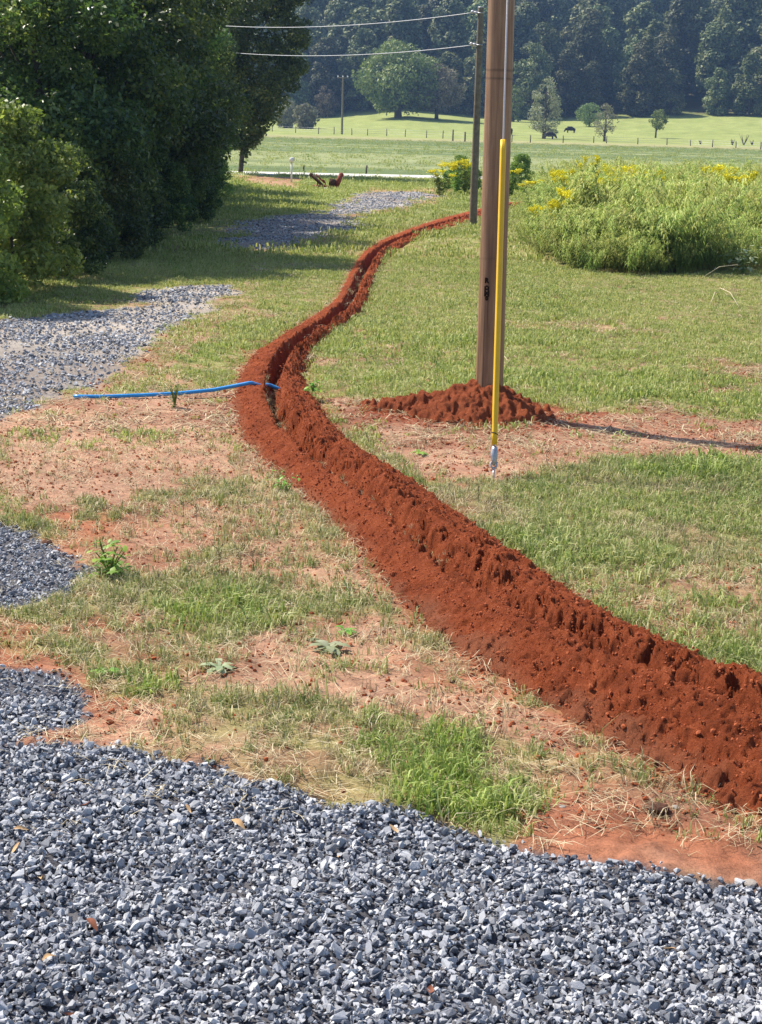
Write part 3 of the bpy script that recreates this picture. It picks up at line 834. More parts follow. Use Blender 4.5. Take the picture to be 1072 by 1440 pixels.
def lathe_pole(name, mat, r0, r1, h, parent, sides=40, checks=True):
    nz = 60; V = []
    zs = np.linspace(-.3, h, nz)
    for i, zv in enumerate(zs):
        r = r0 + (r1 - r0) * (zv / h)
        for k in range(sides):
            a = 2 * math.pi * k / sides
            rr = r * (1 + .010 * math.sin(3 * a + zv * .9) + .008 * math.sin(zv * 3.1 + 2 * a))
            if checks and random.random() < .006: rr -= .004
            V.append((rr * math.cos(a), rr * math.sin(a), zv))
    V.append((0, 0, h + .04)); top = len(V) - 1
    q = [(i * sides + k, i * sides + (k + 1) % sides, (i + 1) * sides + (k + 1) % sides, (i + 1) * sides + k) for i in range(nz - 1) for k in range(sides)]
    t = [((nz - 1) * sides + k, (nz - 1) * sides + (k + 1) % sides, top) for k in range(sides)]
    me = new_mesh(name, V, [np.array(q), np.array(t)], [mat], True)
    return link(name, me, parent)
gz = float(H(POLE[0], POLE[1]))
pole = thing("utility_pole", (POLE[0], POLE[1], gz), "thick brown wooden utility pole rising from the red clay mound", "utility pole")
pole.rotation_euler = (0, -.009, 0)
lathe_pole("shaft", M['pole'], .146, .118, 9.5, pole)
# burnt-in marks, one above the other, on the camera side
def text_mesh(ch, size):
    cu = bpy.data.curves.new("mark", 'FONT'); cu.body = ch; cu.size = size; cu.extrude = .0015; cu.offset = .005
    cu.align_x = 'CENTER'; cu.align_y = 'CENTER'; cu.resolution_u = 3
    o = bpy.data.objects.new("mark", cu); COL.objects.link(o)
    dg = bpy.context.evaluated_depsgraph_get()
    me = bpy.data.meshes.new_from_object(o.evaluated_get(dg)); bpy.data.objects.remove(o); return me
for ch, py, sz in (("R", 395, .07), ("-", 402, .07), ("H", 407.5, .075), ("M", 413.5, .075), ("0", 420, .06)):
    W_ = px_at(685, py, POLE[1] - .15)
    me = text_mesh(ch, sz); me.materials.clear(); me.materials.append(M['stain'])
    zl = W_[2] - gz
    rr = .146 + (.118 - .146) * zl / 9.5
    xl = W_[0] - POLE[0] + .009 * zl
    a = math.asin(max(-.9, min(.9, xl / rr)))
    o = link("brand_mark", me, pole)
    o.location = ((rr + .0015) * math.sin(a), -(rr + .0015) * math.cos(a), zl)
    o.rotation_euler = (math.radians(90), 0, a)

# guy wire with its yellow guard
A = px2w(694, 676); A[2] = float(H(A[0], A[1]))
B = px_at(708, 197, 14.52)
M['yellow'] = simple_mat("yellow_plastic", (.72, .42, .008), (.80, .48, .012), 8, .38, .5, 0, .05)
M['galv'] = simple_mat("galvanised_steel", (.30, .30, .33), (.50, .50, .54), 30, .45, .5, .7, .1)
M['wire'] = simple_mat("steel_wire", (.55, .52, .55), (.70, .67, .70), 60, .5, .5, .1, .1)
guy = thing("guy_wire", tuple(A), "thin guy wire with bright yellow guard anchored in front of the near pole", "guy wire")
D = (B - A); Ln = np.linalg.norm(D); D /= Ln
tY = (POLE[1] - .13 - A[1]) / D[1]
def on(t): return D * t
b = Buf(); b.tube([on(.16) , on(tY)], .008, 8); b.obj("wire", M['wire'], guy, True)
g0 = .31
b = Buf()
# split half round guard: an open C section seen from its back
nseg = 24; ar = []
side = np.cross(D, [0, 1, 0]); side /= np.linalg.norm(side); fr = np.cross(D, side); fr /= np.linalg.norm(fr)
if fr[1] > 0: fr = -fr
V = []; NS = 30
for i in range(NS):
    t = g0 + (Ln - g0) * i / (NS - 1)
    r = .024 if i > 2 else .021
    for k in range(nseg):
        an = math.radians(-140 + 280 * k / (nseg - 1))
        rr = r * (1.0 - .22 * math.exp(-((an) / .28) ** 2))
        V.append(on(t) + rr * (math.cos(an) * fr + math.sin(an) * side))
q = [(i * nseg + k, i * nseg + k + 1, (i + 1) * nseg + k + 1, (i + 1) * nseg + k) for i in range(NS - 1) for k in range(nseg - 1)]
gm = new_mesh("guard", V, np.array(q), [M['yellow']], True)
go_ = link("guard", gm, guy)
sm = go_.modifiers.new("thickness", 'SOLIDIFY'); sm.thickness = .003
b = Buf(); ang = np.linspace(0, 2 * math.pi, 17)
b.tube([on(g0 + .10 + .01 * math.sin(a)) + .026 * (math.cos(a) * fr + math.sin(a) * side) for a in ang], .004, 6, False)
M['black'] = simple_mat("black_band", (.02, .015, .012), (.04, .03, .02), 20, .7, .3)
b.obj("strap", M['black'], guy, True)
b = Buf(); b.tube([on(.30), on(.27), on(.22), on(.17), on(.13)], [.018, .030, .032, .026, .012], 10); b.obj("preform_grip", M['galv'], guy, False)
b = Buf(); b.tube([on(.14 + .035 * math.cos(a)) + .026 * math.sin(a) * side for a in ang], .008, 6, False)
b.obj("anchor_eye", M['galv'], guy, True)
b = Buf(); b.tube([on(.12), on(0), on(-.3)], .010, 8); b.obj("anchor_rod", M['galv'], guy, True)

# ------------------------------------------------------------------ grey second pole, its two lines, the far pole
M['oldwood'] = simple_mat("weathered_pole", (.13, .11, .085), (.25, .215, .165), 9, .9, .15, 0, .6, .01)
P2 = px2w(665, 316); g2 = float(H(P2[0], P2[1])); top2 = px_at(677, 11, P2[1])
pole2 = thing("utility_pole", (P2[0], P2[1], g2), "slim grey weathered pole standing behind the thick brown one, carrying two lines", "utility pole")
lathe_pole("shaft", M['oldwood'], .118, .085, top2[2] - g2, pole2, 20, False)
b = Buf(); b.ball((0, 0, top2[2] - g2 + .01), .1, 12, 5, sc=(1, 1, .25)); b.obj("cap", M['galv'], pole2, True)
for zz_ in ((px_at(677, 17, P2[1])[2] - g2), (px_at(675, 62, P2[1])[2] - g2)):
    b = Buf(); b.tube([(-.05, -.02, zz_), (-.22, -.02, zz_)], .02, 8); b.ball((-.24, -.02, zz_), .05, 8, 6); b.ball((-.15, -.02, zz_ - .02), .045, 8, 6)
    b.obj("insulator", M['wire'], pole2, True)
    b = Buf(); b.tube([(-.09, -.10, zz_ - .03), (.09, -.1, zz_ - .03)], .018, 6); b.obj("bolt", M['galv'], pole2, True)
M['line'] = simple_mat("aluminium_line", (.40, .42, .45), (.55, .56, .58), 60, .6, .4, .2, .1)
for lab, pa, pb in (("upper overhead line running left from the grey pole to the trees", (671, 17), (320, 30)), ("lower overhead line running left from the grey pole to the trees", (669, 63), (333, 68))):
    a0 = px_at(pa[0], pa[1], P2[1]); a1 = px_at(pb[0], pb[1], 60)
    a2 = a0 + (a1 - a0) * 1.22
    pts = [a0 + (a2 - a0) * t - np.array([0, 0, .28 * 4 * t * (1 - t)]) for t in np.linspace(0, 1, 26)]
    b = Buf(); b.tube(np.array(pts) - a0, .013, 6); o = b.obj("power_line", M['line'], None, True, tuple(a0))
    tag(o, lab, "power line", "overhead lines on the grey pole")
P3 = px2w(481, 189); g3 = float(H(P3[0], P3[1])); top3 = px_at(483, 107, P3[1])
pole3 = thing("utility_pole", (P3[0], P3[1], g3), "distant dark pole with a small crossarm standing in the fence line", "utility pole")
h3 = top3[2] - g3
lathe_pole("shaft", M['oldwood'], .2, .13, h3, pole3, 10, False)
b = Buf(); b.box((0, -.2, h3 - .3), (2.0, .14, .14)); b.obj("crossarm", M['oldwood'], pole3)
for sx_ in (-.85, .0, .85):
    b = Buf(); b.ball((sx_, -.2, h3 - .08), .14, 8, 6); b.obj("insulator", M['wire'], pole3, True)

# ------------------------------------------------------------------ blue pipe
M['blue'] = simple_mat("blue_pipe", (.02, .24, .60), (.03, .30, .70), 20, .35, .5, 0, .05)
pp = [(103, 557), (150, 556.5), (200, 554.5), (250, 552), (300, 547.5), (330, 542.5), (353, 539)]
zs = [.025, .03, .035, .05, .08, .12, .15]
pts = [px2w(a, b_, z_) for (a, b_), z_ in zip(pp, zs)]
pts = [p + np.array([0, 0, float(relief(p[0], p[1]))]) for p in pts]
e = px2w(378, 541, .05); pts += [pts[-1] * .5 + e * .5 + np.array([0, 0, -.02]), e, e + np.array([.25, .02, -.1])]
pts = np.array(pts); P0 = pts[0].copy()
tt = np.linspace(0, len(pts) - 1, 50); pts = np.stack([np.interp(tt, range(len(pts)), pts[:, i]) for i in range(3)], 1)
b = Buf(); b.tube(pts - P0, .021, 12); o = b.obj("water_pipe", M['blue'], None, True, tuple(P0))
tag(o, "bright blue plastic pipe lying across the dirt into the trench", "pipe")

# ------------------------------------------------------------------ road, marker posts, mailbox, fence
ra = px2w(300, 243); rb_ = px2w(620, 250)
sl = (rb_[1] - ra[1]) / (rb_[0] - ra[0])
xs = np.linspace(-90, 120, 60); V = []; 
for xv in xs:
    yc = ra[1] + sl * (xv - ra[0])
    for o_ in (-2.1, -1.9, 1.9, 2.1):
        yv = yc + o_; V.append((xv, yv, float(H(np.array(xv), np.array(yv))) + (.05 if abs(o_) < 2 else -.1)))
q = [(i * 4 + k, (i + 1) * 4 + k, (i + 1) * 4 + k + 1, i * 4 + k + 1) for i in range(59) for k in range(3)]
tag(link("road", new_mesh("road", V, np.array(q), [M['road']])), "pale narrow road crossing behind the trees", kind="structure")

M['white'] = simple_mat("white_paint", (.72, .72, .72), (.80, .80, .80), 20, .5, .4, 0, .05)
mb = px2w(410, 256); mbt = thing("mailbox", tuple(mb), "small white mailbox on a white post beside the road", "mailbox")
b = Buf(); b.box((0, 0, .45), (.085, .085, .95)); b.obj("post", M['white'], mbt)
b = Buf()
n_ = 10; V = []
for yy in (-.24, .24):
    V += [(-.1, yy, .92), (.1, yy, .92)] + [(.1 * math.cos(a), yy, 1.04 + .1 * math.sin(a)) for a in np.linspace(0, math.pi, n_)]
m_ = n_ + 2
b.add(V, [(k, (k + 1) % m_, m_ + (k + 1) % m_, m_ + k) for k in range(m_)], [(0, k + 1, k) for k in range(1, m_ - 1)] + [(m_, m_ + k, m_ + k + 1) for k in range(1, m_ - 1)])
b.obj("box", M['white'], mbt)
b = Buf(); b.box((.12, .05, 1.08), (.015, .03, .16)); b.obj("flag", M['stain'], mbt)

M['post'] = simple_mat("fence_post", (.07, .06, .05), (.17, .15, .12), 8, .95, .1)
def post(px, py, hpx, label, rad=.06, group=None, name="fence_post"):
    p = px2w(px, py); p[2] = float(H(p[0], p[1]))
    hh = hpx * p[1] / F_PX
    b = Buf(); b.tube([(0, 0, -.2), (.01, 0, hh * .5), (random.uniform(-.04, .04), 0, hh)], [rad, rad, rad * .9], 7)
    o = b.obj(name, M['post'], None, False, tuple(p)); return o
for px_, py_, h_, lb in ((515, 245, 12, "thin dark marker post beyond the road, straight behind the trench"), (427, 240, 7, "short thin stick post beyond the road near the mailbox")):
    tag(post(px_, py_, h_, lb, .05, name="marker_post"), lb, "post")
# the pasture fence: posts are parts, the wires too
fp = [(350, 184, 8), (383, 185, 8), (416, 187, 9), (448, 188.5, 9), (470, 189, 10), (495, 190, 9), (517, 190.5, 9), (544, 191.5, 10), (570, 192.5, 10), (600, 194, 10), (623, 195, 11), (637, 198, 15), (654, 199, 13), (686, 199.5, 10), (720, 200, 10), (746, 200.5, 10), (792, 201, 10), (835, 201, 9), (853, 201.5, 10), (897, 203, 9), (938, 204, 9), (971, 205, 8), (1002, 207, 10), (1035, 208, 9), (1070, 210, 10), (1110, 211, 9)]
p0 = px2w(637, 198)
fence = thing("pasture_fence", tuple(p0), "long wire fence on wooden posts along the foot of the cow pasture", "fence")
tops = []
for px_, py_, h_ in fp:
    p = px2w(px_, py_); p[2] = float(H(p[0], p[1])); hh = h_ * p[1] / F_PX
    b = Buf(); r_p = .13 if h_ > 12 else .085
    b.tube([(0, 0, -.2), (0, 0, hh * .5), (random.uniform(-.06, .06), 0, hh)], [r_p, r_p, r_p * .9], 6)
    b.obj("post", M['post'], fence, False, tuple(p - p0)); tops.append((p, min(hh, 1.35)))
for f_ in (.3, .6, .9):
    b = Buf(); b.tube([p - p0 + np.array([0, -.1, hh * f_]) for p, hh in tops], .012, 4); b.obj("fence_wire", M['galv'], fence)

# ------------------------------------------------------------------ trees
def leaf_cloud(C, size, up_bias=.25, out_from=None, tint=None, elong=1.7):
    """a rhombic leaf at each point of C"""
    n = len(C)
    nrm = rng.normal(0, 1, (n, 3)); nrm /= np.linalg.norm(nrm, axis=1)[:, None]
    if out_from is not None:
        o = C - out_from; o /= np.linalg.norm(o, axis=1)[:, None] + 1e-9; nrm = nrm * .8 + o * .6
    nrm[:, 2] += up_bias; nrm /= np.linalg.norm(nrm, axis=1)[:, None]
    a = np.cross(nrm, rng.normal(0, 1, (n, 3))); a /= np.linalg.norm(a, axis=1)[:, None] + 1e-9
    b = np.cross(nrm, a)
    s = size * rng.uniform(.6, 1.3, n)[:, None]
    V = np.empty((n, 4, 3))
    V[:, 0] = C - a * s * elong * .5; V[:, 2] = C + a * s * elong * .5
    V[:, 1] = C + b * s * .42 + nrm * s * .12; V[:, 3] = C - b * s * .42 + nrm * s * .12
    q = np.arange(n * 4).reshape(n, 4)
    t = rng.random(n) if tint is None else tint
    return V.reshape(-1, 3), q, np.repeat(t, 4)
def lobes(prof, z0, z1, n, r0, r1, seed=0, shell=(.55, 1.0)):
    """centres and radii of foliage clumps for a crown with outline prof(z)"""
    r = random.Random(seed); L = []
    zs = np.linspace(z0, z1, 60); wts = np.array([max(prof(z), .05) for z in zs]); cw = np.cumsum(wts) / wts.sum()
    for _ in range(n):
        z = float(np.interp(r.random(), cw, zs)); R = prof(z)
        rad = r.uniform(r0, r1); rad = min(rad, max(R * .75, .12))
        d = max(R - rad * .7, 0) * r.uniform(*shell) ** .7; a = r.uniform(0, 6.283)
        L.append((d * math.cos(a), d * math.sin(a), z, rad))
    return np.array(L)
def crown_mesh(name, L, per, size, mat, up=.25, flat=.75, tint_up=.25):
    w = L[:, 3] ** 2; cnt = np.maximum(3, (per * w / w.sum()).astype(int))
    idx = np.repeat(np.arange(len(L)), cnt); n = len(idx)
    d = rng.normal(0, 1, (n, 3)); d /= np.linalg.norm(d, axis=1)[:, None]
    rad = L[idx, 3] * (1 - np.abs(rng.normal(0, .22, n)))
    jit = 1 + (fbm(d[:, 0] * 2 + idx, d[:, 1] * 2 + d[:, 2] * 2, .8, 2, 5) - .5) * .7
    C = L[idx, :3] + d * (rad * jit)[:, None] * np.array([1, 1, flat])
    lt = np.random.default_rng(5).random(len(L))[idx]
    tint = np.clip(rng.random(n) * .6 + lt * .4, 0, 1)
    V, q, t = leaf_cloud(C, size, up, L[idx, :3], tint)
    return new_mesh(name, V, q, [mat], False, {"tint": t})
def trunk_mesh(name, h, r, L, nb=9, seed=1, lean=(0, 0), sides=9):
    rd = random.Random(seed); b = Buf()
    top = np.array([lean[0] * h, lean[1] * h, h])
    pts = [np.array([0, 0, -.3])] + [top * t + np.array([rd.uniform(-.04, .04) * h * t, rd.uniform(-.04, .04) * h * t, 0]) for t in np.linspace(0.0, 1, 7)]
    b.tube(pts, np.linspace(r * 1.15, r * .25, len(pts)), sides, True, .5, .08)
    ch = sorted(range(len(L)), key=lambda i: rd.random())[:nb]
    for i in ch:
        e = L[i, :3]; t0 = max(.12, min(.8, e[2] / h * rd.uniform(.45, .75))); s = top * t0
        mid = s * .5 + e * .5 + np.array([0, 0, rd.uniform(-.02, .08) * h])
        b.tube([s, mid, e], [r * .45 * (1 - t0 * .6), r * .28 * (1 - t0 * .5), r * .07], 5, False)
    return b.mesh(name, M['bark'])

def make_tree(name, loc, label, cat, crown_me, trunk_me, group=None, rzv=0., s=(1, 1, 1)):
    t = thing(name, loc, label, cat, group, rzv); t.scale = s
    link("crown", crown_me, t); link("trunk", trunk_me, t); return t
def ground_at(px, py):
    p = px2w(px, py); p[2] = float(H(p[0], p[1])) - .02; return p

# near left trees: three shapes, reused
near_shapes = []
for i in range(3):
    h = 8.0; R = 2.7
    prof = lambda z, R=R, h=h: R * (.75 + .25 * math.sin(z * 2.1 + i)) * min(1, (.30 + z / 2.6)) * math.sqrt(max(0, 1 - max(0, (z - 4.8) / (h - 4.7)) ** 2))
    L = lobes(prof, .25, h, 150, .18, .95, 50 + i, (.7, 1.3))
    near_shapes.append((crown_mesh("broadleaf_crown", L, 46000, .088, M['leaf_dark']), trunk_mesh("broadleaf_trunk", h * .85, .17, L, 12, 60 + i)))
left = [  # base pixel, scale, label
    (62, 362, .85, 1, "dark leafy tree behind the sunlit pale bush at left"),
    (-40, 335, 1.15, 2, "tall dark tree rising over the left edge bushes"),
    (122, 348, .92, 0, "dark leafy tree in the row, just right of the pale bush"),
    (165, 326, .95, 2, "dark leafy tree, middle of the left row along the driveway"),
    (80, 318, 1.25, 1, "tall dark tree filling the back of the left row"),
    (205, 305, .95, 1, "dark leafy tree with hanging lower branches beside the gravel drive"),
    (238, 290, .92, 0, "dark leafy tree standing before the sunlit hedge end"),
    (160, 290, 1.15, 0, "tall broad dark tree at the back of the left row"),
    (250, 278, .85, 2, "last dark tree of the left row with sunlit right edge"),
    (225, 266, 1.0, 1, "high dark tree behind the last tree of the left row"),
]
for i, (px_, py_, s_, sh, lb) in enumerate(left):
    p = ground_at(px_, py_)
    make_tree("leafy_tree", tuple(p), lb, "tree", near_shapes[sh][0], near_shapes[sh][1], "dark trees along the left of the drive", i * 1.9 + .4, (s_, s_, s_ * (1 + .06 * (i % 3 - 1))))
# tree hanging over the road end of the drive
def profF(z):
    return float(np.interp(z, [.5, 1.2, 2.0, 3.0, 4.2, 6, 9, 11.5, 13], [.18, .45, 1.0, 1.7, 2.2, 2.6, 2.6, 2.2, .6]))
LF = lobes(profF, .6, 13, 210, .2, .95, 77, (.5, 1.2))
LF[:, 0] += np.interp(LF[:, 2], [0, 2.5, 6, 13], [0, .25, .75, .9])
p = ground_at(338, 245)
make_tree("leafy_tree", tuple(p), "tall dark tree with foliage narrowing to a thin trunk by the road", "tree",
          crown_mesh("road_tree_crown", LF, 55000, .115, M['leaf_dark']), trunk_mesh("road_tree_trunk", 9, .13, LF, 12, 78, (.06, 0)))
# bushes
bush_shapes = []
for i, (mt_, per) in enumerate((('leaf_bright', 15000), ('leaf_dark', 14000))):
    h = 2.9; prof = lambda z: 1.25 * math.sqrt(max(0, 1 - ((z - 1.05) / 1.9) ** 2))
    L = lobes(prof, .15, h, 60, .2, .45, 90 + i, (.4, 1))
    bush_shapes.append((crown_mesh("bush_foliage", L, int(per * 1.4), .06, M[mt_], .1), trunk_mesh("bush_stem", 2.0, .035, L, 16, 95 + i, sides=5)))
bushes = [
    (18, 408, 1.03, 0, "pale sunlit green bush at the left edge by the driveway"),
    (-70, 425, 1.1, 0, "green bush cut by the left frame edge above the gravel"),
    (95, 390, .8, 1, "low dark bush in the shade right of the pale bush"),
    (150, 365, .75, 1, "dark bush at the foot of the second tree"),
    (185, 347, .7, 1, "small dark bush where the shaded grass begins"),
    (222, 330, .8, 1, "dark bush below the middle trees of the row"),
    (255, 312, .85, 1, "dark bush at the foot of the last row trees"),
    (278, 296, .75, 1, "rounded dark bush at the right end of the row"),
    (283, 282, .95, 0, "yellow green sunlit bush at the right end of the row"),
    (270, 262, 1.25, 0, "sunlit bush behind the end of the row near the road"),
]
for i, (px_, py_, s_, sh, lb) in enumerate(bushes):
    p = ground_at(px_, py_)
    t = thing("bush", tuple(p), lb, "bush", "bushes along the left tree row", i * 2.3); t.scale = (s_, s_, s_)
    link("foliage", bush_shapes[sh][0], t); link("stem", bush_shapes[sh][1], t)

# pasture trees
def field_tree(px, py, hpx, wpx, z0f, label, leaf, per, size, seed, trunk_r=.3, name="pasture_tree", pointy=.0, lob=(.16, .3), nl=70, dx=0.):
    p = ground_at(px, py); k = p[1] / F_PX; h = hpx * k; R = wpx * k / 2
    def prof(z):
        u = (z / h - z0f) / (1 - z0f)
        if u < 0 or u > 1: return 0.02
        return R * (math.sin(math.pi * min(1, (u * .82 + .16)) ** (1 - pointy)) ** .6)
    L = lobes(prof, h * z0f, h * .97, nl, R * lob[0], R * lob[1], seed, (.35, 1)); L[:, 0] += dx * R * (L[:, 2] / h)
    return make_tree(name, tuple(p), label, "tree", crown_mesh(name + "_crown", L, per, size, M[leaf]), trunk_mesh(name + "_trunk", h * .8, trunk_r, L, 14, seed))
field_tree(560, 166, 95, 128, .20, "broad round green oak alone on the pasture rise, left of the poles", "leaf_oak", 16000, .5, 201, 1.0, "oak_tree", nl=90)
field_tree(614, 168, 70, 84, .24, "brownish grey tree half behind the oak on its right", "leaf_brown", 9000, .36, 202, .5, "brown_tree")
field_tree(765, 195, 82, 50, .12, "upright grey sparse tree with pointed top beside the cows", "leaf_grey", 3600, .22, 203, .35, "grey_tree", .25)
field_tree(850, 199, 50, 38, .18, "small bare grey tree with dark leaning trunk by the fence", "leaf_grey", 1500, .18, 204, .25, "grey_tree", .1)
field_tree(829, 178, 32, 42, .15, "small round pale green tree behind the bare grey tree", "leaf_oak", 2600, .26, 205, .25, "small_tree")
field_tree(922, 194, 39, 28, .35, "little pale tree with thin dark trunk, alone right of the grey trees", "leaf_oak", 1500, .22, 206, .2, "small_tree", dx=.3)
field_tree(722, 171, 48, 30, .05, "pale green tree just right of the thick brown pole", "leaf_oak", 2800, .3, 207, .3, "small_tree")
field_tree(430, 181, 36, 38, .02, "rounded grey green bush tree at the pasture edge near the road tree", "leaf_grey", 3500, .3, 208, .25, "small_tree")
field_tree(404, 180, 40, 40, .02, "bushy grey green tree beside the dark road tree's crown", "leaf_grey", 3500, .3, 209, .25, "small_tree")
field_tree(458, 166, 42, 36, .04, "pale bush tree against the dark wood left of the far pole", "leaf_brown", 3000, .32, 210, .25, "small_tree")
for i, (a_, b_, h_) in enumerate(((1046, 204, 16), (1030, 204, 10), (1058, 204, 8), (985, 203, 7))):
    p = ground_at(a_, b_); k = p[1] / F_PX; b = Buf()
    for _ in range(9):
        e = np.array([random.uniform(-.5, .5), random.uniform(-.3, .3), 1]) * h_ * k * random.uniform(.6, 1)
        b.tube([(0, 0, -.1), e * .5 + np.array([random.uniform(-.1, .1), 0, 0]), e], [.07, .04, .015], 4)
    o = b.obj("bare_shrub", M['bark'], None, False, tuple(p))
    tag(o, ("tallest bare dark shrub at the far right behind the fence", "bare shrub just left of the tallest one behind the fence", "small bare shrub at far right near the frame edge", "tiny bare shrub right of the last fence posts")[i], "shrub", "bare shrubs on the pasture")

# the wood
far_shapes = []
for i in range(4):
    h = 23.0; R = (7.2, 6.2, 8.0, 6.6)[i]
    prof = lambda z, R=R, h=h: R * max(0.03, math.sin(math.pi * min(1, .12 + .88 * (z / h) ** .8))) ** .55
    L = lobes(prof, 1.2, h * .96, 60, 1.2, 3.1, 250 + i, (.55, 1))
    far_shapes.append((crown_mesh("wood_crown", L, 11000, .60, M['leaf_far'], .9), trunk_mesh("wood_trunk", h * .85, .4, L, 8, 260 + i, sides=6)))
h = 27.0; prof = lambda z: 3.6 * max(0, 1 - (z / h - .38) / .62) ** .7 if z > h * .38 else .3
L = lobes(prof, h * .36, h, 60, .7, 1.4, 270, (.5, 1)); far_shapes.append((crown_mesh("pine_crown", L, 6000, .45, M['leaf_far']), trunk_mesh("pine_trunk", h * .95, .35, L, 8, 271, sides=6)))
tones = ["dense green broadleaf", "narrow dark broadleaf", "wide spreading broadleaf", "rounded grey green broadleaf", "tall straight pine"]
rows = [(434, 10, .72), (447, 12, .98), (463, 12, 1.1), (484, 13, 1.15), (510, 13, 1.2), (545, 14, 1.3), (580, 15, 1.3)]
ordn = lambda k: '%d%s' % (k, 'th' if 10 <= k % 100 <= 20 else {1: 'st', 2: 'nd', 3: 'rd'}.get(k % 10, 'th'))
rown = ['front', 'second', 'third', 'fourth', 'fifth', 'sixth', 'seventh']
cnt = 0
for ri, (yy, step, sb) in enumerate(rows):
    xx = -yy * .27 - 8; seen = 0; out_n = 0
    while xx < yy * .27 + 10:
        x_ = xx + random.uniform(-2.5, 2.5); y_ = yy + random.uniform(-4, 4)
        if ri == 0 and x_ < 30: y_ += np.interp(x_, [-120, -10, 30], [18, 6, 0])
        sh = random.choices(range(5), [3, 3, 3, 3, 1.2 if x_ > 60 else .5])[0]
        s_ = sb * random.uniform(.75, 1.25)
        z_ = float(H(np.array(x_), np.array(y_))) - .1
        if abs(x_) < y_ * .2372:
            seen += 1; lab = "%s, %s from the left in the %s row of the wood" % (tones[sh], ordn(seen), rown[ri])
        else:
            out_n += 1; lab = "%s outside the %s frame edge, %s unseen one in the %s row of the wood" % (tones[sh].split(" ")[0], "left" if x_ < 0 else "right", ordn(out_n), rown[ri])
        make_tree("wood_tree", (x_, y_, z_), lab, "tree", far_shapes[sh][0], far_shapes[sh][1], "trees of the far wood", random.uniform(0, 6.28), (s_, s_, s_ * random.uniform(.9, 1.15)))
        xx += step; cnt += 1

# ------------------------------------------------------------------ cows
M['cow'] = simple_mat("black_cow_hide", (.012, .011, .012), (.03, .027, .026), 8, .7, .3)
def cow(px, py, label, rzv):
    V = [(-.85, 0, .98), (-.4, 0, .95), (.15, 0, .92), (.6, 0, .95), (.95, 0, .85), (1.2, 0, .52), (1.38, 0, .24),
         (-.82, .2, .62), (-.9, .22, .36), (-.84, .22, .03), (-.82, -.2, .62), (-.9, -.22, .36), (-.84, -.22, .03),
         (.55, .2, .58), (.57, .22, .34), (.55, .22, .03), (.55, -.2, .58), (.57, -.22, .34), (.55, -.22, .03), (-1.08, 0, .92), (-1.12, 0, .5),
         (1.18, .2, .66), (1.18, -.2, .66)]
    E = [(0, 1), (1, 2), (2, 3), (3, 4), (4, 5), (5, 6), (0, 7), (7, 8), (8, 9), (0, 10), (10, 11), (11, 12), (3, 13), (13, 14), (14, 15), (3, 16), (16, 17), (17, 18), (0, 19), (19, 20), (5, 21), (5, 22)]
    R_ = [.40, .46, .48, .42, .27, .17, .12, .2, .10, .08, .2, .10, .08, .17, .08, .07, .12, .08, .07, .05, .04, .04, .04]
    me = bpy.data.meshes.new("cow")
    bm = bmesh.new(); lay = bm.verts.layers.skin.verify(); vs = []
    for i, v in enumerate(V):
        bv = bm.verts.new(v); bv[lay].radius = (R_[i], R_[i]); bv[lay].use_root = (i == 2); vs.append(bv)
    for a_, b_ in E: bm.edges.new((vs[a_], vs[b_]))
    bm.to_mesh(me); bm.free(); me.materials.append(M['cow'])
    o = link("cow", me); o.modifiers.new("skin", 'SKIN'); s_ = o.modifiers.new("sub", 'SUBSURF'); s_.levels = 1; s_.render_levels = 1
    p = ground_at(px, py); o.location = tuple(p); o.rotation_euler = (0, 0, rzv)
    tag(o, label, "cow", "black cows grazing on the pasture"); return o
cow(802, 187, "black cow grazing in the open, right of the grey pointed tree", 3.3)
cow(773, 196, "black cow grazing at the foot of the grey pointed tree", .2)
cow(717, 190, "black cow partly hidden by the right side of the thick pole", 1.2)

# ------------------------------------------------------------------ old red implement by the road
M['rust'] = simple_mat("rusty_red_paint", (.16, .03, .02), (.30, .07, .045), 6, .8, .25)
M['rustd'] = simple_mat("dark_rusted_iron", (.05, .025, .018), (.12, .06, .04), 8, .9, .2)
ip = ground_at(458, 265)
imp = thing("farm_implement", tuple(ip), "old rusty red farm implement with raised arms beside the road", "farm implement")
b = Buf(); b.box((.0, 0, .10), (1.1, .5, .10)); b.obj("frame", M['rust'], imp)
for yy_, r_ in ((-.22, 0), (.22, 0)):
    b = Buf(); b.tube([(-.12, yy_, .12), (-.62, yy_, .58)], .055, 8); b.ball((-.64, yy_, .58), .08, 8, 6); b.obj("arm", M['rustd'], imp)
b = Buf(); b.tube([(-.42, 0, .6), (-.05, 0, .25)], .035, 6); b.obj("lift_rod", M['rust'], imp)
b = Buf(); b.tube([(.45, 0, .12), (.56, 0, .35), (.66, 0, .6)], [.12, .12, .10], 10); b.ball((.67, 0, .6), .11, 8, 6); b.obj("roller", M['rust'], imp, True)
b = Buf(); b.box((.28, 0, .28), (.26, .34, .3), (0, .2, 0)); b.obj("gearbox", M['rustd'], imp)
b = Buf(); ang = np.linspace(0, 2 * math.pi, 17); b.tube([(-.18 + .17 * math.cos(a), -.1, .22 + .17 * math.sin(a)) for a in ang], .03, 6, False); b.obj("hoop", M['rust'], imp, True)
b = Buf(); b.tube([(-.15, -.30, .03), (.5, -.30, .03)], .03, 6); b.obj("skid", M['galv'], imp)

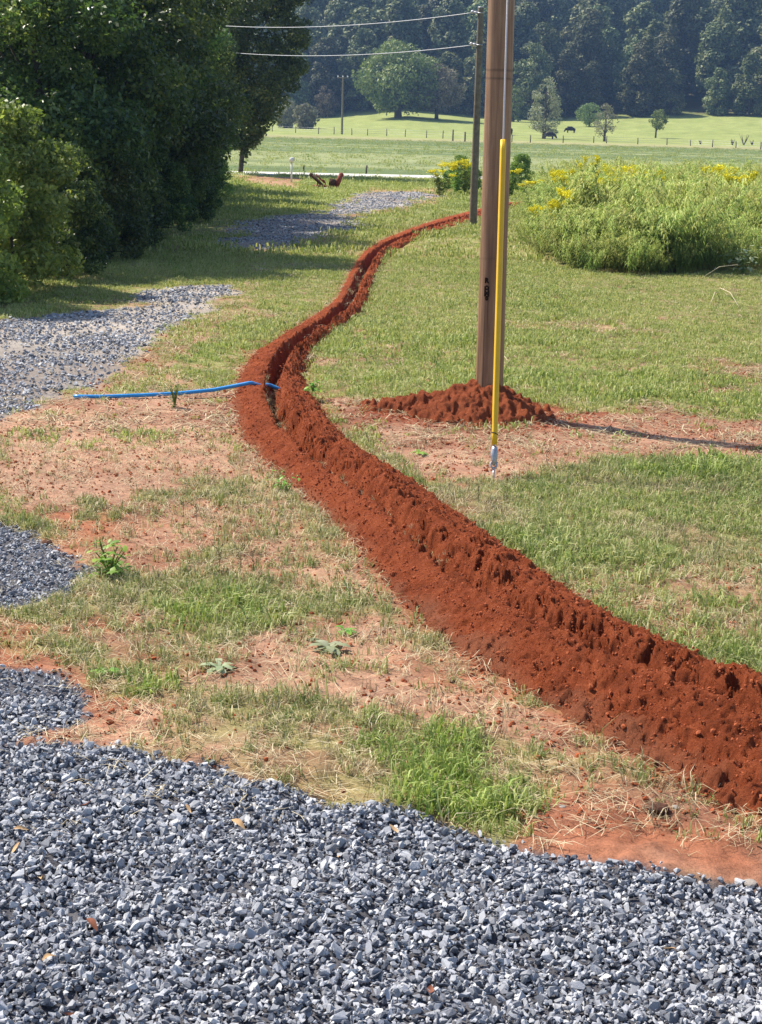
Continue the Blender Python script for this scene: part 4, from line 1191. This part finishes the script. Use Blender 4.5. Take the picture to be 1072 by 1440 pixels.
# ------------------------------------------------------------------ tall weeds
def weed_mesh(seed, nst=5, h=1.55):
    rd = np.random.default_rng(seed); b = Buf(); Cs = []; Ds = []; tn = []
    for s in range(nst):
        a = rd.uniform(0, 6.28); r0 = rd.uniform(0, .22); lean = rd.uniform(.2, .75)
        base = np.array([r0 * math.cos(a), r0 * math.sin(a), 0]); d = np.array([math.cos(a + rd.uniform(-1, 1)), math.sin(a + rd.uniform(-1, 1)), 0])
        hh = h * rd.uniform(.7, 1.1)
        P_ = [base + d * lean * hh * t ** 2 + np.array([0, 0, hh * t * (1 - .12 * t * lean)]) for t in np.linspace(0, 1, 6)]
        b.tube(P_, np.linspace(.007, .003, 6), 3, False, .5)
        P_ = np.array(P_)
        for _ in range(70):
            t = 1 - rd.uniform(0, .82) ** 1.3; i = t * 5
            c = np.array([np.interp(i, range(6), P_[:, k]) for k in range(3)])
            az = rd.uniform(0, 6.28); dr = np.array([math.cos(az), math.sin(az), rd.uniform(-.1, .8)]) * .75 + d * .8
            dr /= np.linalg.norm(dr); L_ = rd.uniform(.12, .34) * (1.2 - .45 * t)
            tip = c + dr * L_ + np.array([0, 0, -.5 * L_]); mid = c + dr * L_ * .5 + np.array([0, 0, .08 * L_])
            sd = np.cross(dr, [0, 0, 1]); sd /= np.linalg.norm(sd) + 1e-6; w = rd.uniform(.008, .02)
            b.add([c, mid + sd * w, tip, mid - sd * w], [(0, 1, 2, 3)], None, np.clip(rd.uniform(0, .5) + t * .4 - .05, 0, 1))
    return b.mesh("weed", M['weed'])
weeds = proto_collection("weed_shape", [weed_mesh(400 + i) for i in range(6)])
x = rng.uniform(2, 30, 60000); y = rng.uniform(30, 82, 60000)
k = np.abs(x) < .33 * y + 2; x, y = x[k], y[k]
sd_ = poly_sdf(WEED_POLY, x, y) + (fbm(x, y, 1.5, 3, 501) - .5) * 1.2
k = (sd_ < 0) & (rng.random(len(x)) < np.interp(y, [30, 36, 45, 82], [.52, .30, .20, .14]))
x, y, sd_ = x[k], y[k], sd_[k]; n = len(x)
s = rng.uniform(.65, 1.2, n) * np.interp(-sd_, [0, .5, 1.5], [.5, .8, 1.0]) * (.8 + .4 * fbm(x, y, 2.5, 3, 503))
s = s * np.interp(y, [30, 36, 45, 62, 82], [1.12, 1.02, .9, .82, .75]) * (.66 + .42 * sstep(.3, .7, fbm(x, y, 1.5, 3, 505)))
scatter("tall_weeds", np.stack([x, y, H(x, y) - .02], 1), rz(n, .14), s, weeds, 6, None, "dense stand of tall feathery green weeds at the right")
rb2 = np.random.default_rng(9)
# goldenrod and other plants that stand out of it
def goldenrod(seed, h=1.6, wide=1.0):
    rd = np.random.default_rng(seed); st = Buf(); Cs = []; Lf = []
    for s in range(5):
        a = rd.uniform(0, 6.28); lean = rd.uniform(.05, .25) * wide
        d = np.array([math.cos(a), math.sin(a), 0]); hh = h * rd.uniform(.82, 1.05)
        P_ = np.array([d * (.06 + lean * hh * t ** 1.6) + np.array([0, 0, hh * t]) for t in np.linspace(0, 1, 6)])
        st.tube(P_, np.linspace(.009, .004, 6), 4, False)
        for _ in range(60):
            t = rd.uniform(.15, .8); c = np.array([np.interp(t * 5, range(6), P_[:, k]) for k in range(3)]); Lf.append(c + rd.normal(0, .06, 3))
        for br in range(7):
            az = rd.uniform(0, 6.28); e = P_[-1] + np.array([math.cos(az) * .16, math.sin(az) * .16, rd.uniform(-.12, .1)])
            for _ in range(26):
                u = rd.uniform(0, 1); Cs.append(P_[-1] * (1 - u) + e * u + np.array([0, 0, .05 * math.sin(u * 3)]) + rd.normal(0, .018, 3) - np.array([0, 0, rd.uniform(0, .2) * (1 - u)]))
    V, q, t = leaf_cloud(np.array(Cs), .034, .3); fl = new_mesh("goldenrod_flower", V, q, [M['gold']], False, {"tint": t})
    V, q, t = leaf_cloud(np.array(Lf), .075, .2, elong=2.4); lf = new_mesh("goldenrod_leaf", V, q, [M['leaf_bright']], False, {"tint": t})
    return fl, lf, st.mesh("goldenrod_stem", M['leaf_bright'])
gr = [goldenrod(600 + i) for i in range(3)]
gspots = [  # pixel of the flower head, distance, words
    (762, 297, 39, "goldenrod lowest at the left end of the weeds"), (775, 292, 39.5, "goldenrod beside the lowest one at the left end of the weeds"),
    (786, 286, 40, "goldenrod in the middle of the left end cluster"), (796, 281, 40.5, "goldenrod right of the left end cluster"),
    (799, 274, 41, "goldenrod crowning the left end cluster"), (814, 274, 41.5, "goldenrod standing apart right of the left end cluster"),
    (783, 248, 52, "goldenrod left of the upper left pair"), (792, 246, 53, "goldenrod right of the upper left pair"), (803, 249, 51, "small goldenrod just right of the upper pair"),
    (853, 251, 48, "goldenrod in front of the largest yellow cluster"), (862, 240, 55, "tallest goldenrod of the largest yellow cluster"), (872, 243, 53, "goldenrod in the middle of the largest yellow cluster"),
    (884, 242, 54, "goldenrod at the right of the largest yellow cluster"), (893, 243, 55, "goldenrod at the right tip of the largest yellow cluster"), (836, 257, 46, "goldenrod below left of the largest cluster"), (872, 259, 45, "pale goldenrod below the largest cluster"),
    (912, 248, 52, "goldenrod right of the largest cluster"), (923, 244, 55, "goldenrod above right of the largest cluster"), (1018, 242, 55, "goldenrod at the back on the right, left of the bright one"), (1038, 253, 47, "bright goldenrod near the right frame edge"), (1050, 243, 55, "goldenrod behind the bright one at the right"),
    (828, 227, 63, "single small goldenrod at the far back of the weeds"), (1006, 240, 60, "faint goldenrod far back on the right"),
]
for i, (a_, b_, Y_, lb) in enumerate(gspots):
    p = px_at(a_, b_, Y_); gzv = float(H(np.array(p[0]), np.array(Y_))); s_ = max(.35, (p[2] - gzv) / 1.52)
    t = thing("goldenrod", (p[0], Y_, gzv), lb, "goldenrod", "yellow goldenrods among the tall weeds", i * 1.3); t.scale = (min(s_, 1.2),) * 2 + (s_,)
    f_, l_m, s_m = gr[i % 3]
    link("flower", f_, t); link("leaves", l_m, t); link("stem", s_m, t)
# bushes by the second pole
for i, (a_, b_, s_, lb) in enumerate(((648, 266, .5, "dark green bush behind the slim grey pole, yellow flowers over it"), (732, 270, .55, "dark green shrub right of the thick pole at the end of the trench"), (664, 268, .38, "low green bush between the two poles"))):
    p = ground_at(a_, b_); t = thing("bush", tuple(p), lb, "bush", None, i * 1.7); t.scale = (s_ * (1.1 if i != 1 else .7), s_, s_)
    link("foliage", bush_shapes[0][0], t); link("stem", bush_shapes[0][1], t)
for i, (a_, b_, Y_, lb) in enumerate(((621, 243, 66, "brightest goldenrod left of the bush by the grey pole"), (629, 232, 69, "goldenrod behind the brightest one by the grey pole"), (645, 232, 68, "goldenrod over the middle of the bush by the grey pole"), (657, 230, 68, "goldenrod against the left side of the grey pole"), (718, 242, 66, "goldenrod just right of the thick pole"), (748, 256, 60, "goldenrod right of the dark shrub at the end of the trench"))):
    p = px_at(a_, b_, Y_); gzv = float(H(np.array(p[0]), np.array(Y_))); s_ = max(.35, (p[2] - gzv) / 1.52)
    t = thing("goldenrod", (p[0], Y_, gzv), lb, "goldenrod", "yellow goldenrods by the poles", i * 2.3); t.scale = (1.1, 1.1, s_)
    link("flower", gr[i % 3][0], t); link("leaves", gr[i % 3][1], t); link("stem", gr[i % 3][2], t)
# pale broad-leaved weeds and dry stalks in front of the stand
def broad_weed(seed, n, h, leaf, mat, spread=.3):
    rd = np.random.default_rng(seed); b = Buf(); st = Buf()
    for s in range(n):
        a = rd.uniform(0, 6.28); tip = np.array([math.cos(a) * spread * rd.uniform(.3, 1), math.sin(a) * spread * rd.uniform(.3, 1), h * rd.uniform(.6, 1)])
        st.tube([(0, 0, 0), tip * .5 + np.array([0, 0, .1 * h]), tip], [.006, .005, .003], 4, False)
        for _ in range(9):
            c = tip * rd.uniform(.5, 1.0) + rd.normal(0, .05, 3); az = rd.uniform(0, 6.28)
            d = np.array([math.cos(az), math.sin(az), rd.uniform(-.7, .2)]); d /= np.linalg.norm(d); sd = np.cross(d, [0, 0, 1]); sd /= np.linalg.norm(sd)
            L_ = leaf * rd.uniform(.6, 1.2)
            b.add([c, c + d * L_ * .35 + sd * L_ * .28, c + d * L_ * .75 + sd * L_ * .2, c + d * L_ - np.array([0, 0, .1 * L_]), c + d * L_ * .75 - sd * L_ * .2, c + d * L_ * .35 - sd * L_ * .28, c + d * L_ * .5 + np.array([0, 0, .06 * L_])],
                  None, [(0, 1, 6), (1, 2, 6), (2, 3, 6), (3, 4, 6), (4, 5, 6), (5, 0, 6)], rd.random())
    return b.mesh("weed_leaves", M[mat]), st.mesh("weed_stems", M['leaf_bright'])
M['leaf_pale'] = leaf_mat("leaf_pale", [(.1, (.20, .26, .14)), (.5, (.30, .36, .20)), (.9, (.44, .48, .32))], .25, .6, .3)
M['leaf_lime'] = leaf_mat("leaf_lime", [(.1, (.13, .26, .03)), (.5, (.22, .40, .05)), (.9, (.36, .50, .08))], .4, .5, .4)
for i, (a_, b_, s_, lb) in enumerate(((937, 372, 1.0, "pale leafed weed hanging over the shaded front of the tall weeds"), (880, 366, .5, "small pale leafed weed left of the larger pale one"), (1045, 374, .9, "pale broad leafed weed at the right in front of the tall weeds"), (918, 352, .9, "green leafed weed standing over the larger pale one"))):
    p = px2w(a_, b_ + 10); p[2] = float(H(p[0], p[1])); lm, sm_ = broad_weed(700 + i, 9, .62 * s_, .16, 'leaf_pale', .32)
    t = thing("weed_plant", tuple(p), lb, "weed"); link("leaves", lm, t); link("stem", sm_, t)
M['stalk'] = simple_mat("dry_stalk", (.42, .34, .20), (.62, .54, .38), 20, .8, .2)
for i, (pa, pb, lb) in enumerate((((1013, 404), (1042, 436), "pale arched dry stalk lying on the lawn before the tall weeds"), ((1038, 372), (985, 392), "long pale stalk leaning out of the shaded weeds at right"), ((1005, 378), (1020, 366), "short pale stalk at the foot of the weeds"), ((912, 384), (926, 352), "upright dry stalk before the dark weeds"), ((1000, 425), (1010, 412), "thin pale stalk beside the arched one"))):
    a0 = px2w(*pa, z=.25 if i in (1, 3) else .10) if i != 3 else px2w(*pa); a1 = px2w(*pb)
    if i == 3: a1 = px_at(pb[0], pb[1], a0[1])
    a0[2] = max(a0[2], 0) + float(relief(a0[0], a0[1])); mid = (a0 + a1) / 2 + np.array([0, 0, .10])
    b = Buf(); b.tube(np.array([a0, mid, a1]) - a0, [.008, .007, .004], 5); tag(b.obj("dry_stalk", M['stalk'], None, True, tuple(a0)), lb, "stalk")

# ------------------------------------------------------------------ small plants, leaves and stones in the foreground
def rosette(seed, n, r, mat):
    rd = np.random.default_rng(seed); b = Buf()
    for k in range(n):
        a = k * 2.4 + rd.uniform(-.2, .2); L_ = r * rd.uniform(.6, 1.1); d = np.array([math.cos(a), math.sin(a), 0]); sd = np.array([-d[1], d[0], 0]); w = L_ * .17; up = rd.uniform(.15, .5)
        P_ = [d * .01 + np.array([0, 0, .01]), d * L_ * .4 + np.array([0, 0, L_ * up * .6 + .01]), d * L_ * .8 + np.array([0, 0, L_ * up * .7]), d * L_ + np.array([0, 0, L_ * up * .45])]
        V = [P_[0] - sd * w * .3, P_[0] + sd * w * .3, P_[1] - sd * w, P_[1] + sd * w, P_[2] - sd * w, P_[2] + sd * w, P_[3]]
        b.add(V, [(0, 1, 3, 2), (2, 3, 5, 4)], [(4, 5, 6)], rd.random())
    return b
for i, (a_, b_, r, n_, mt_, lb) in enumerate(((464, 918, .12, 17, 'leaf_pale', "silvery green leaf rosette on bare dirt left of the trench"), (487, 890, .09, 12, 'leaf_lime', "small green rosette just above the silvery one"), (309, 948, .12, 11, 'leaf_pale', "green and white rosette with broad leaves near the left gravel"), (440, 905, .05, 8, 'leaf_pale', "tiny pale rosette left of the silvery one"),
        (148, 955, .09, 9, 'leaf_lime', "small yellow green weed beside the left gravel tongue"), (590, 640, .1, 9, 'leaf_lime', "small green sprout growing through the dirt right of the trench"))):
    p = px2w(a_, b_); p[2] = float(H(p[0], p[1])) + .004
    o = rosette(800 + i, n_, r, mt_).obj("rosette_plant", M[mt_], None, False, tuple(p)); tag(o, lb, "plant")
for i, (a_, b_, h_, n_, lf, mt_, sp, lb) in enumerate(((155, 812, .26, 8, .075, 'leaf_lime', .14, "bright lime green leafy weed on the dirt at left"), (246, 574, .26, 10, .035, 'leaf_dark', .06, "small upright dark green sprig in front of the blue pipe"),
        (440, 552, .12, 5, .07, 'leaf_lime', .08, "tiny green weed on the right bank of the trench"), (405, 690, .1, 4, .05, 'leaf_lime', .08, "little green weed at the left foot of the bank"), )):
    p = px2w(a_, b_, .1 if i == 2 else 0); p[2] = float(H(p[0], p[1])) + (.1 if i == 2 else 0); lm, sm_ = broad_weed(820 + i, n_, h_, lf, mt_, sp)
    t = thing("weed_plant", tuple(p), lb, "weed"); link("leaves", lm, t); link("stem", sm_, t)
# thin dark upright weed stalks
M['twig'] = simple_mat("dark_twig", (.10, .075, .04), (.20, .17, .09), 20, .9, .1)
def twig(seed, h, nb=6, bend=.15):
    rd = np.random.default_rng(seed); b = Buf()
    b.tube([(0, 0, -.02), (rd.uniform(-.02, .02), 0, h * .5), (rd.uniform(-bend, bend) * h, 0, h)], [.0028, .002, .001], 5, False)
    for _ in range(nb):
        z = rd.uniform(.3, .95) * h; a = rd.uniform(0, 6.28); L_ = rd.uniform(.08, .3) * h
        b.tube([(0, 0, z), (math.cos(a) * L_ * .6, math.sin(a) * L_ * .6, z + L_ * .5), (math.cos(a) * L_ * .8, math.sin(a) * L_ * .8, z + L_)], [.0022, .002, .001], 4, False)
        for __ in range(3):
            c = np.array([math.cos(a) * L_ * .7, math.sin(a) * L_ * .7, z + L_ * .8]) + rd.normal(0, .012, 3); b.add([c, c + [.006, 0, .004], c + [0, .003, .012]], None, [(0, 1, 2)], .5)
    return b
for i, (a_, b_, hp, lb) in enumerate(((1003, 622, 52, "thin dark weed stalk standing on the bare strip at right"), (1060, 608, 22, "short dark stalk at the right frame edge"), (338, 805, 50, "dark twiggy weed in the grass left of the trench"), (306, 805, 48, "straight twiggy weed left of the darker one"), (356, 800, 28, "bent brown twig beside the dark twiggy weed"), (258, 725, 34, "thin brown weed stalk on the dirt left of the trench"), (275, 735, 30, "second thin brown stalk on the dirt, a little right"), (40, 690, 24, "short dark twig on the left dirt"),
        (672, 712, 30, "thin green stalk in the grass below the guy anchor"), (712, 705, 36, "taller thin stalk right of the guy anchor"), (770, 655, 20, "small stalk on the bare strip right of the anchor"))):
    p = px2w(a_, b_); p[2] = float(H(p[0], p[1])); o = twig(840 + i, hp * p[1] / F_PX, 6).obj("weed_stalk", M['twig'], None, False, tuple(p)); tag(o, lb, "weed stalk")
# dry leaves on the gravel
M['dryleaf'] = simple_mat("dry_leaf", (.36, .20, .09), (.62, .45, .26), 14, .8, .2)
M['brownleaf'] = simple_mat("brown_leaf", (.12, .04, .022), (.24, .09, .05), 14, .8, .2)
dl = [(335, 1168, .06, 0, "curled tan leaf with straw on the upper gravel"), (30, 1178, .045, 0, "yellowish leaf on the gravel at the left edge"), (22, 1204, .045, 0, "narrow tan leaf below the yellowish one at left"), (120, 1143, .04, 1, "dark red leaf on the gravel near its upper edge"), (555, 1178, .045, 0, "pale orange leaf on the gravel below the green tuft"),
      (475, 1210, .03, 0, "small tan leaf in the middle gravel"), (130, 1318, .06, 1, "reddish curled leaf on the left gravel"), (70, 1360, .05, 0, "long tan leaf lying low on the left gravel"), (265, 1148, .035, 0, "pale cream leaf on the upper gravel"), (605, 1405, .06, 1, "brown leaf pieces on the bottom gravel"), (100, 1428, .05, 1, "reddish leaf at the bottom left corner"), (940, 1345, .035, 0, "small tan leaf on the right gravel"), (60, 1240, .05, 0, "twisted straw coloured leaf on the left gravel")]
for i, (a_, b_, s_, mk_, lb) in enumerate(dl):
    p = px2w(a_, b_); p[2] = float(H(p[0], p[1])) + .022; rd = np.random.default_rng(860 + i); b = Buf(); s_ *= .68; p[2] -= .006
    V = []; nn = 9
    for k in range(nn):
        u = k / (nn - 1); w = s_ * .34 * math.sin(math.pi * (u * .9 + .05)); zc = .012 * math.sin(u * 3 + i)
        V += [(u * s_ * 2 - s_, -w, zc + w * .5), (u * s_ * 2 - s_, 0, zc), (u * s_ * 2 - s_, w, zc + w * .7)]
    q = [(k * 3 + j, k * 3 + j + 1, k * 3 + j + 4, k * 3 + j + 3) for k in range(nn - 1) for j in range(2)]
    b.add(V, q); o = b.obj("dry_leaf", M['brownleaf' if mk_ else 'dryleaf'], None, False, tuple(p)); o.rotation_euler = (rd.uniform(-.4, .4), rd.uniform(-.3, .3), rd.uniform(0, 6.28)); tag(o, lb, "leaf")
# clods and stones that stand out
def rock(seed, s, mat, flat=.6):
    bm = bmesh.new(); bmesh.ops.create_icosphere(bm, subdivisions=2, radius=1); r = random.Random(seed)
    off = [Vector((r.gauss(0, 1), r.gauss(0, 1), r.gauss(0, 1))).normalized() for _ in range(9)]
    for v in bm.verts:
        d = 1.0
        for o_ in off: d -= .16 * max(0, v.co.normalized().dot(o_) - .45)
        v.co *= d * r.uniform(.93, 1.05); v.co.z *= flat
        v.co *= s
    me = bpy.data.meshes.new("rock"); bm.to_mesh(me); bm.free(); me.materials.append(mat); return me
M['darkclod'] = simple_mat("dark_clod", (.05, .025, .018), (.13, .06, .04), 20, .95, .1, 0, 1, .01)
M['palerock'] = simple_mat("pale_rock", (.24, .21, .19), (.36, .32, .28), 12, .85, .2, 0, .6, .01)
for i, (a_, b_, s_, mt_, lb) in enumerate(((66, 764, .045, 'darkclod', "dark clod at the edge of the left gravel patch"), (925, 1142, .06, 'darkclod', "dark flat clod at the foot of the trench bank near the gravel"), (950, 1138, .022, 'palerock', "small pale stone beside the dark flat clod"), (82, 940, .018, 'darkclod', "small dark stone on the red dirt at left"), (636, 962, .022, 'darkclod', "round brown clod left of the trench bank"), (790, 1145, .018, 'palerock', "small tan pebble on the dirt above the gravel"), (1055, 1240, .034, 'palerock', "pale rounded stone at the right frame edge of the gravel"), (745, 596, .035, 'palerock', "pinkish stone on the clay mound right of the guy wire"))):
    p = px2w(a_, b_); p[2] = float(H(p[0], p[1])) + s_ * .3
    o = link("loose_rock", rock(900 + i, s_, M[mt_], .42), None, tuple(p)); o.rotation_euler = (0, 0, i * 1.1); tag(o, lb, "rock")
# fallen bits of white root in the trench
b = Buf(); b.tube([(0, 0, 0), (.05, -.06, .01), (.08, -.12, -.01)], [.008, .009, .007], 6); p = px2w(392, 612, .1)
tag(b.obj("white_root", M['stalk'], None, True, tuple(p)), "short pale stick lying on the trench edge below the blue pipe", "stick")

# ------------------------------------------------------------------ haze
HAZE = True
if HAZE:
    b = Buf(); b.box((0, 330, 40), (700, 1100, 110)); 
    mt, nt, out = mat_new("haze_air")
    pv = N(nt, "ShaderNodeVolumePrincipled"); pv.inputs["Color"].default_value = (.36, .58, 1.0, 1); pv.inputs["Density"].default_value = .00022; pv.inputs["Anisotropy"].default_value = .3
    nt.links.new(pv.outputs[0], out.inputs["Volume"])
    mt.cycles.homogeneous_volume = True if hasattr(mt.cycles, 'homogeneous_volume') else False
    hz = b.obj("haze", mt); hz["kind"] = "stuff"
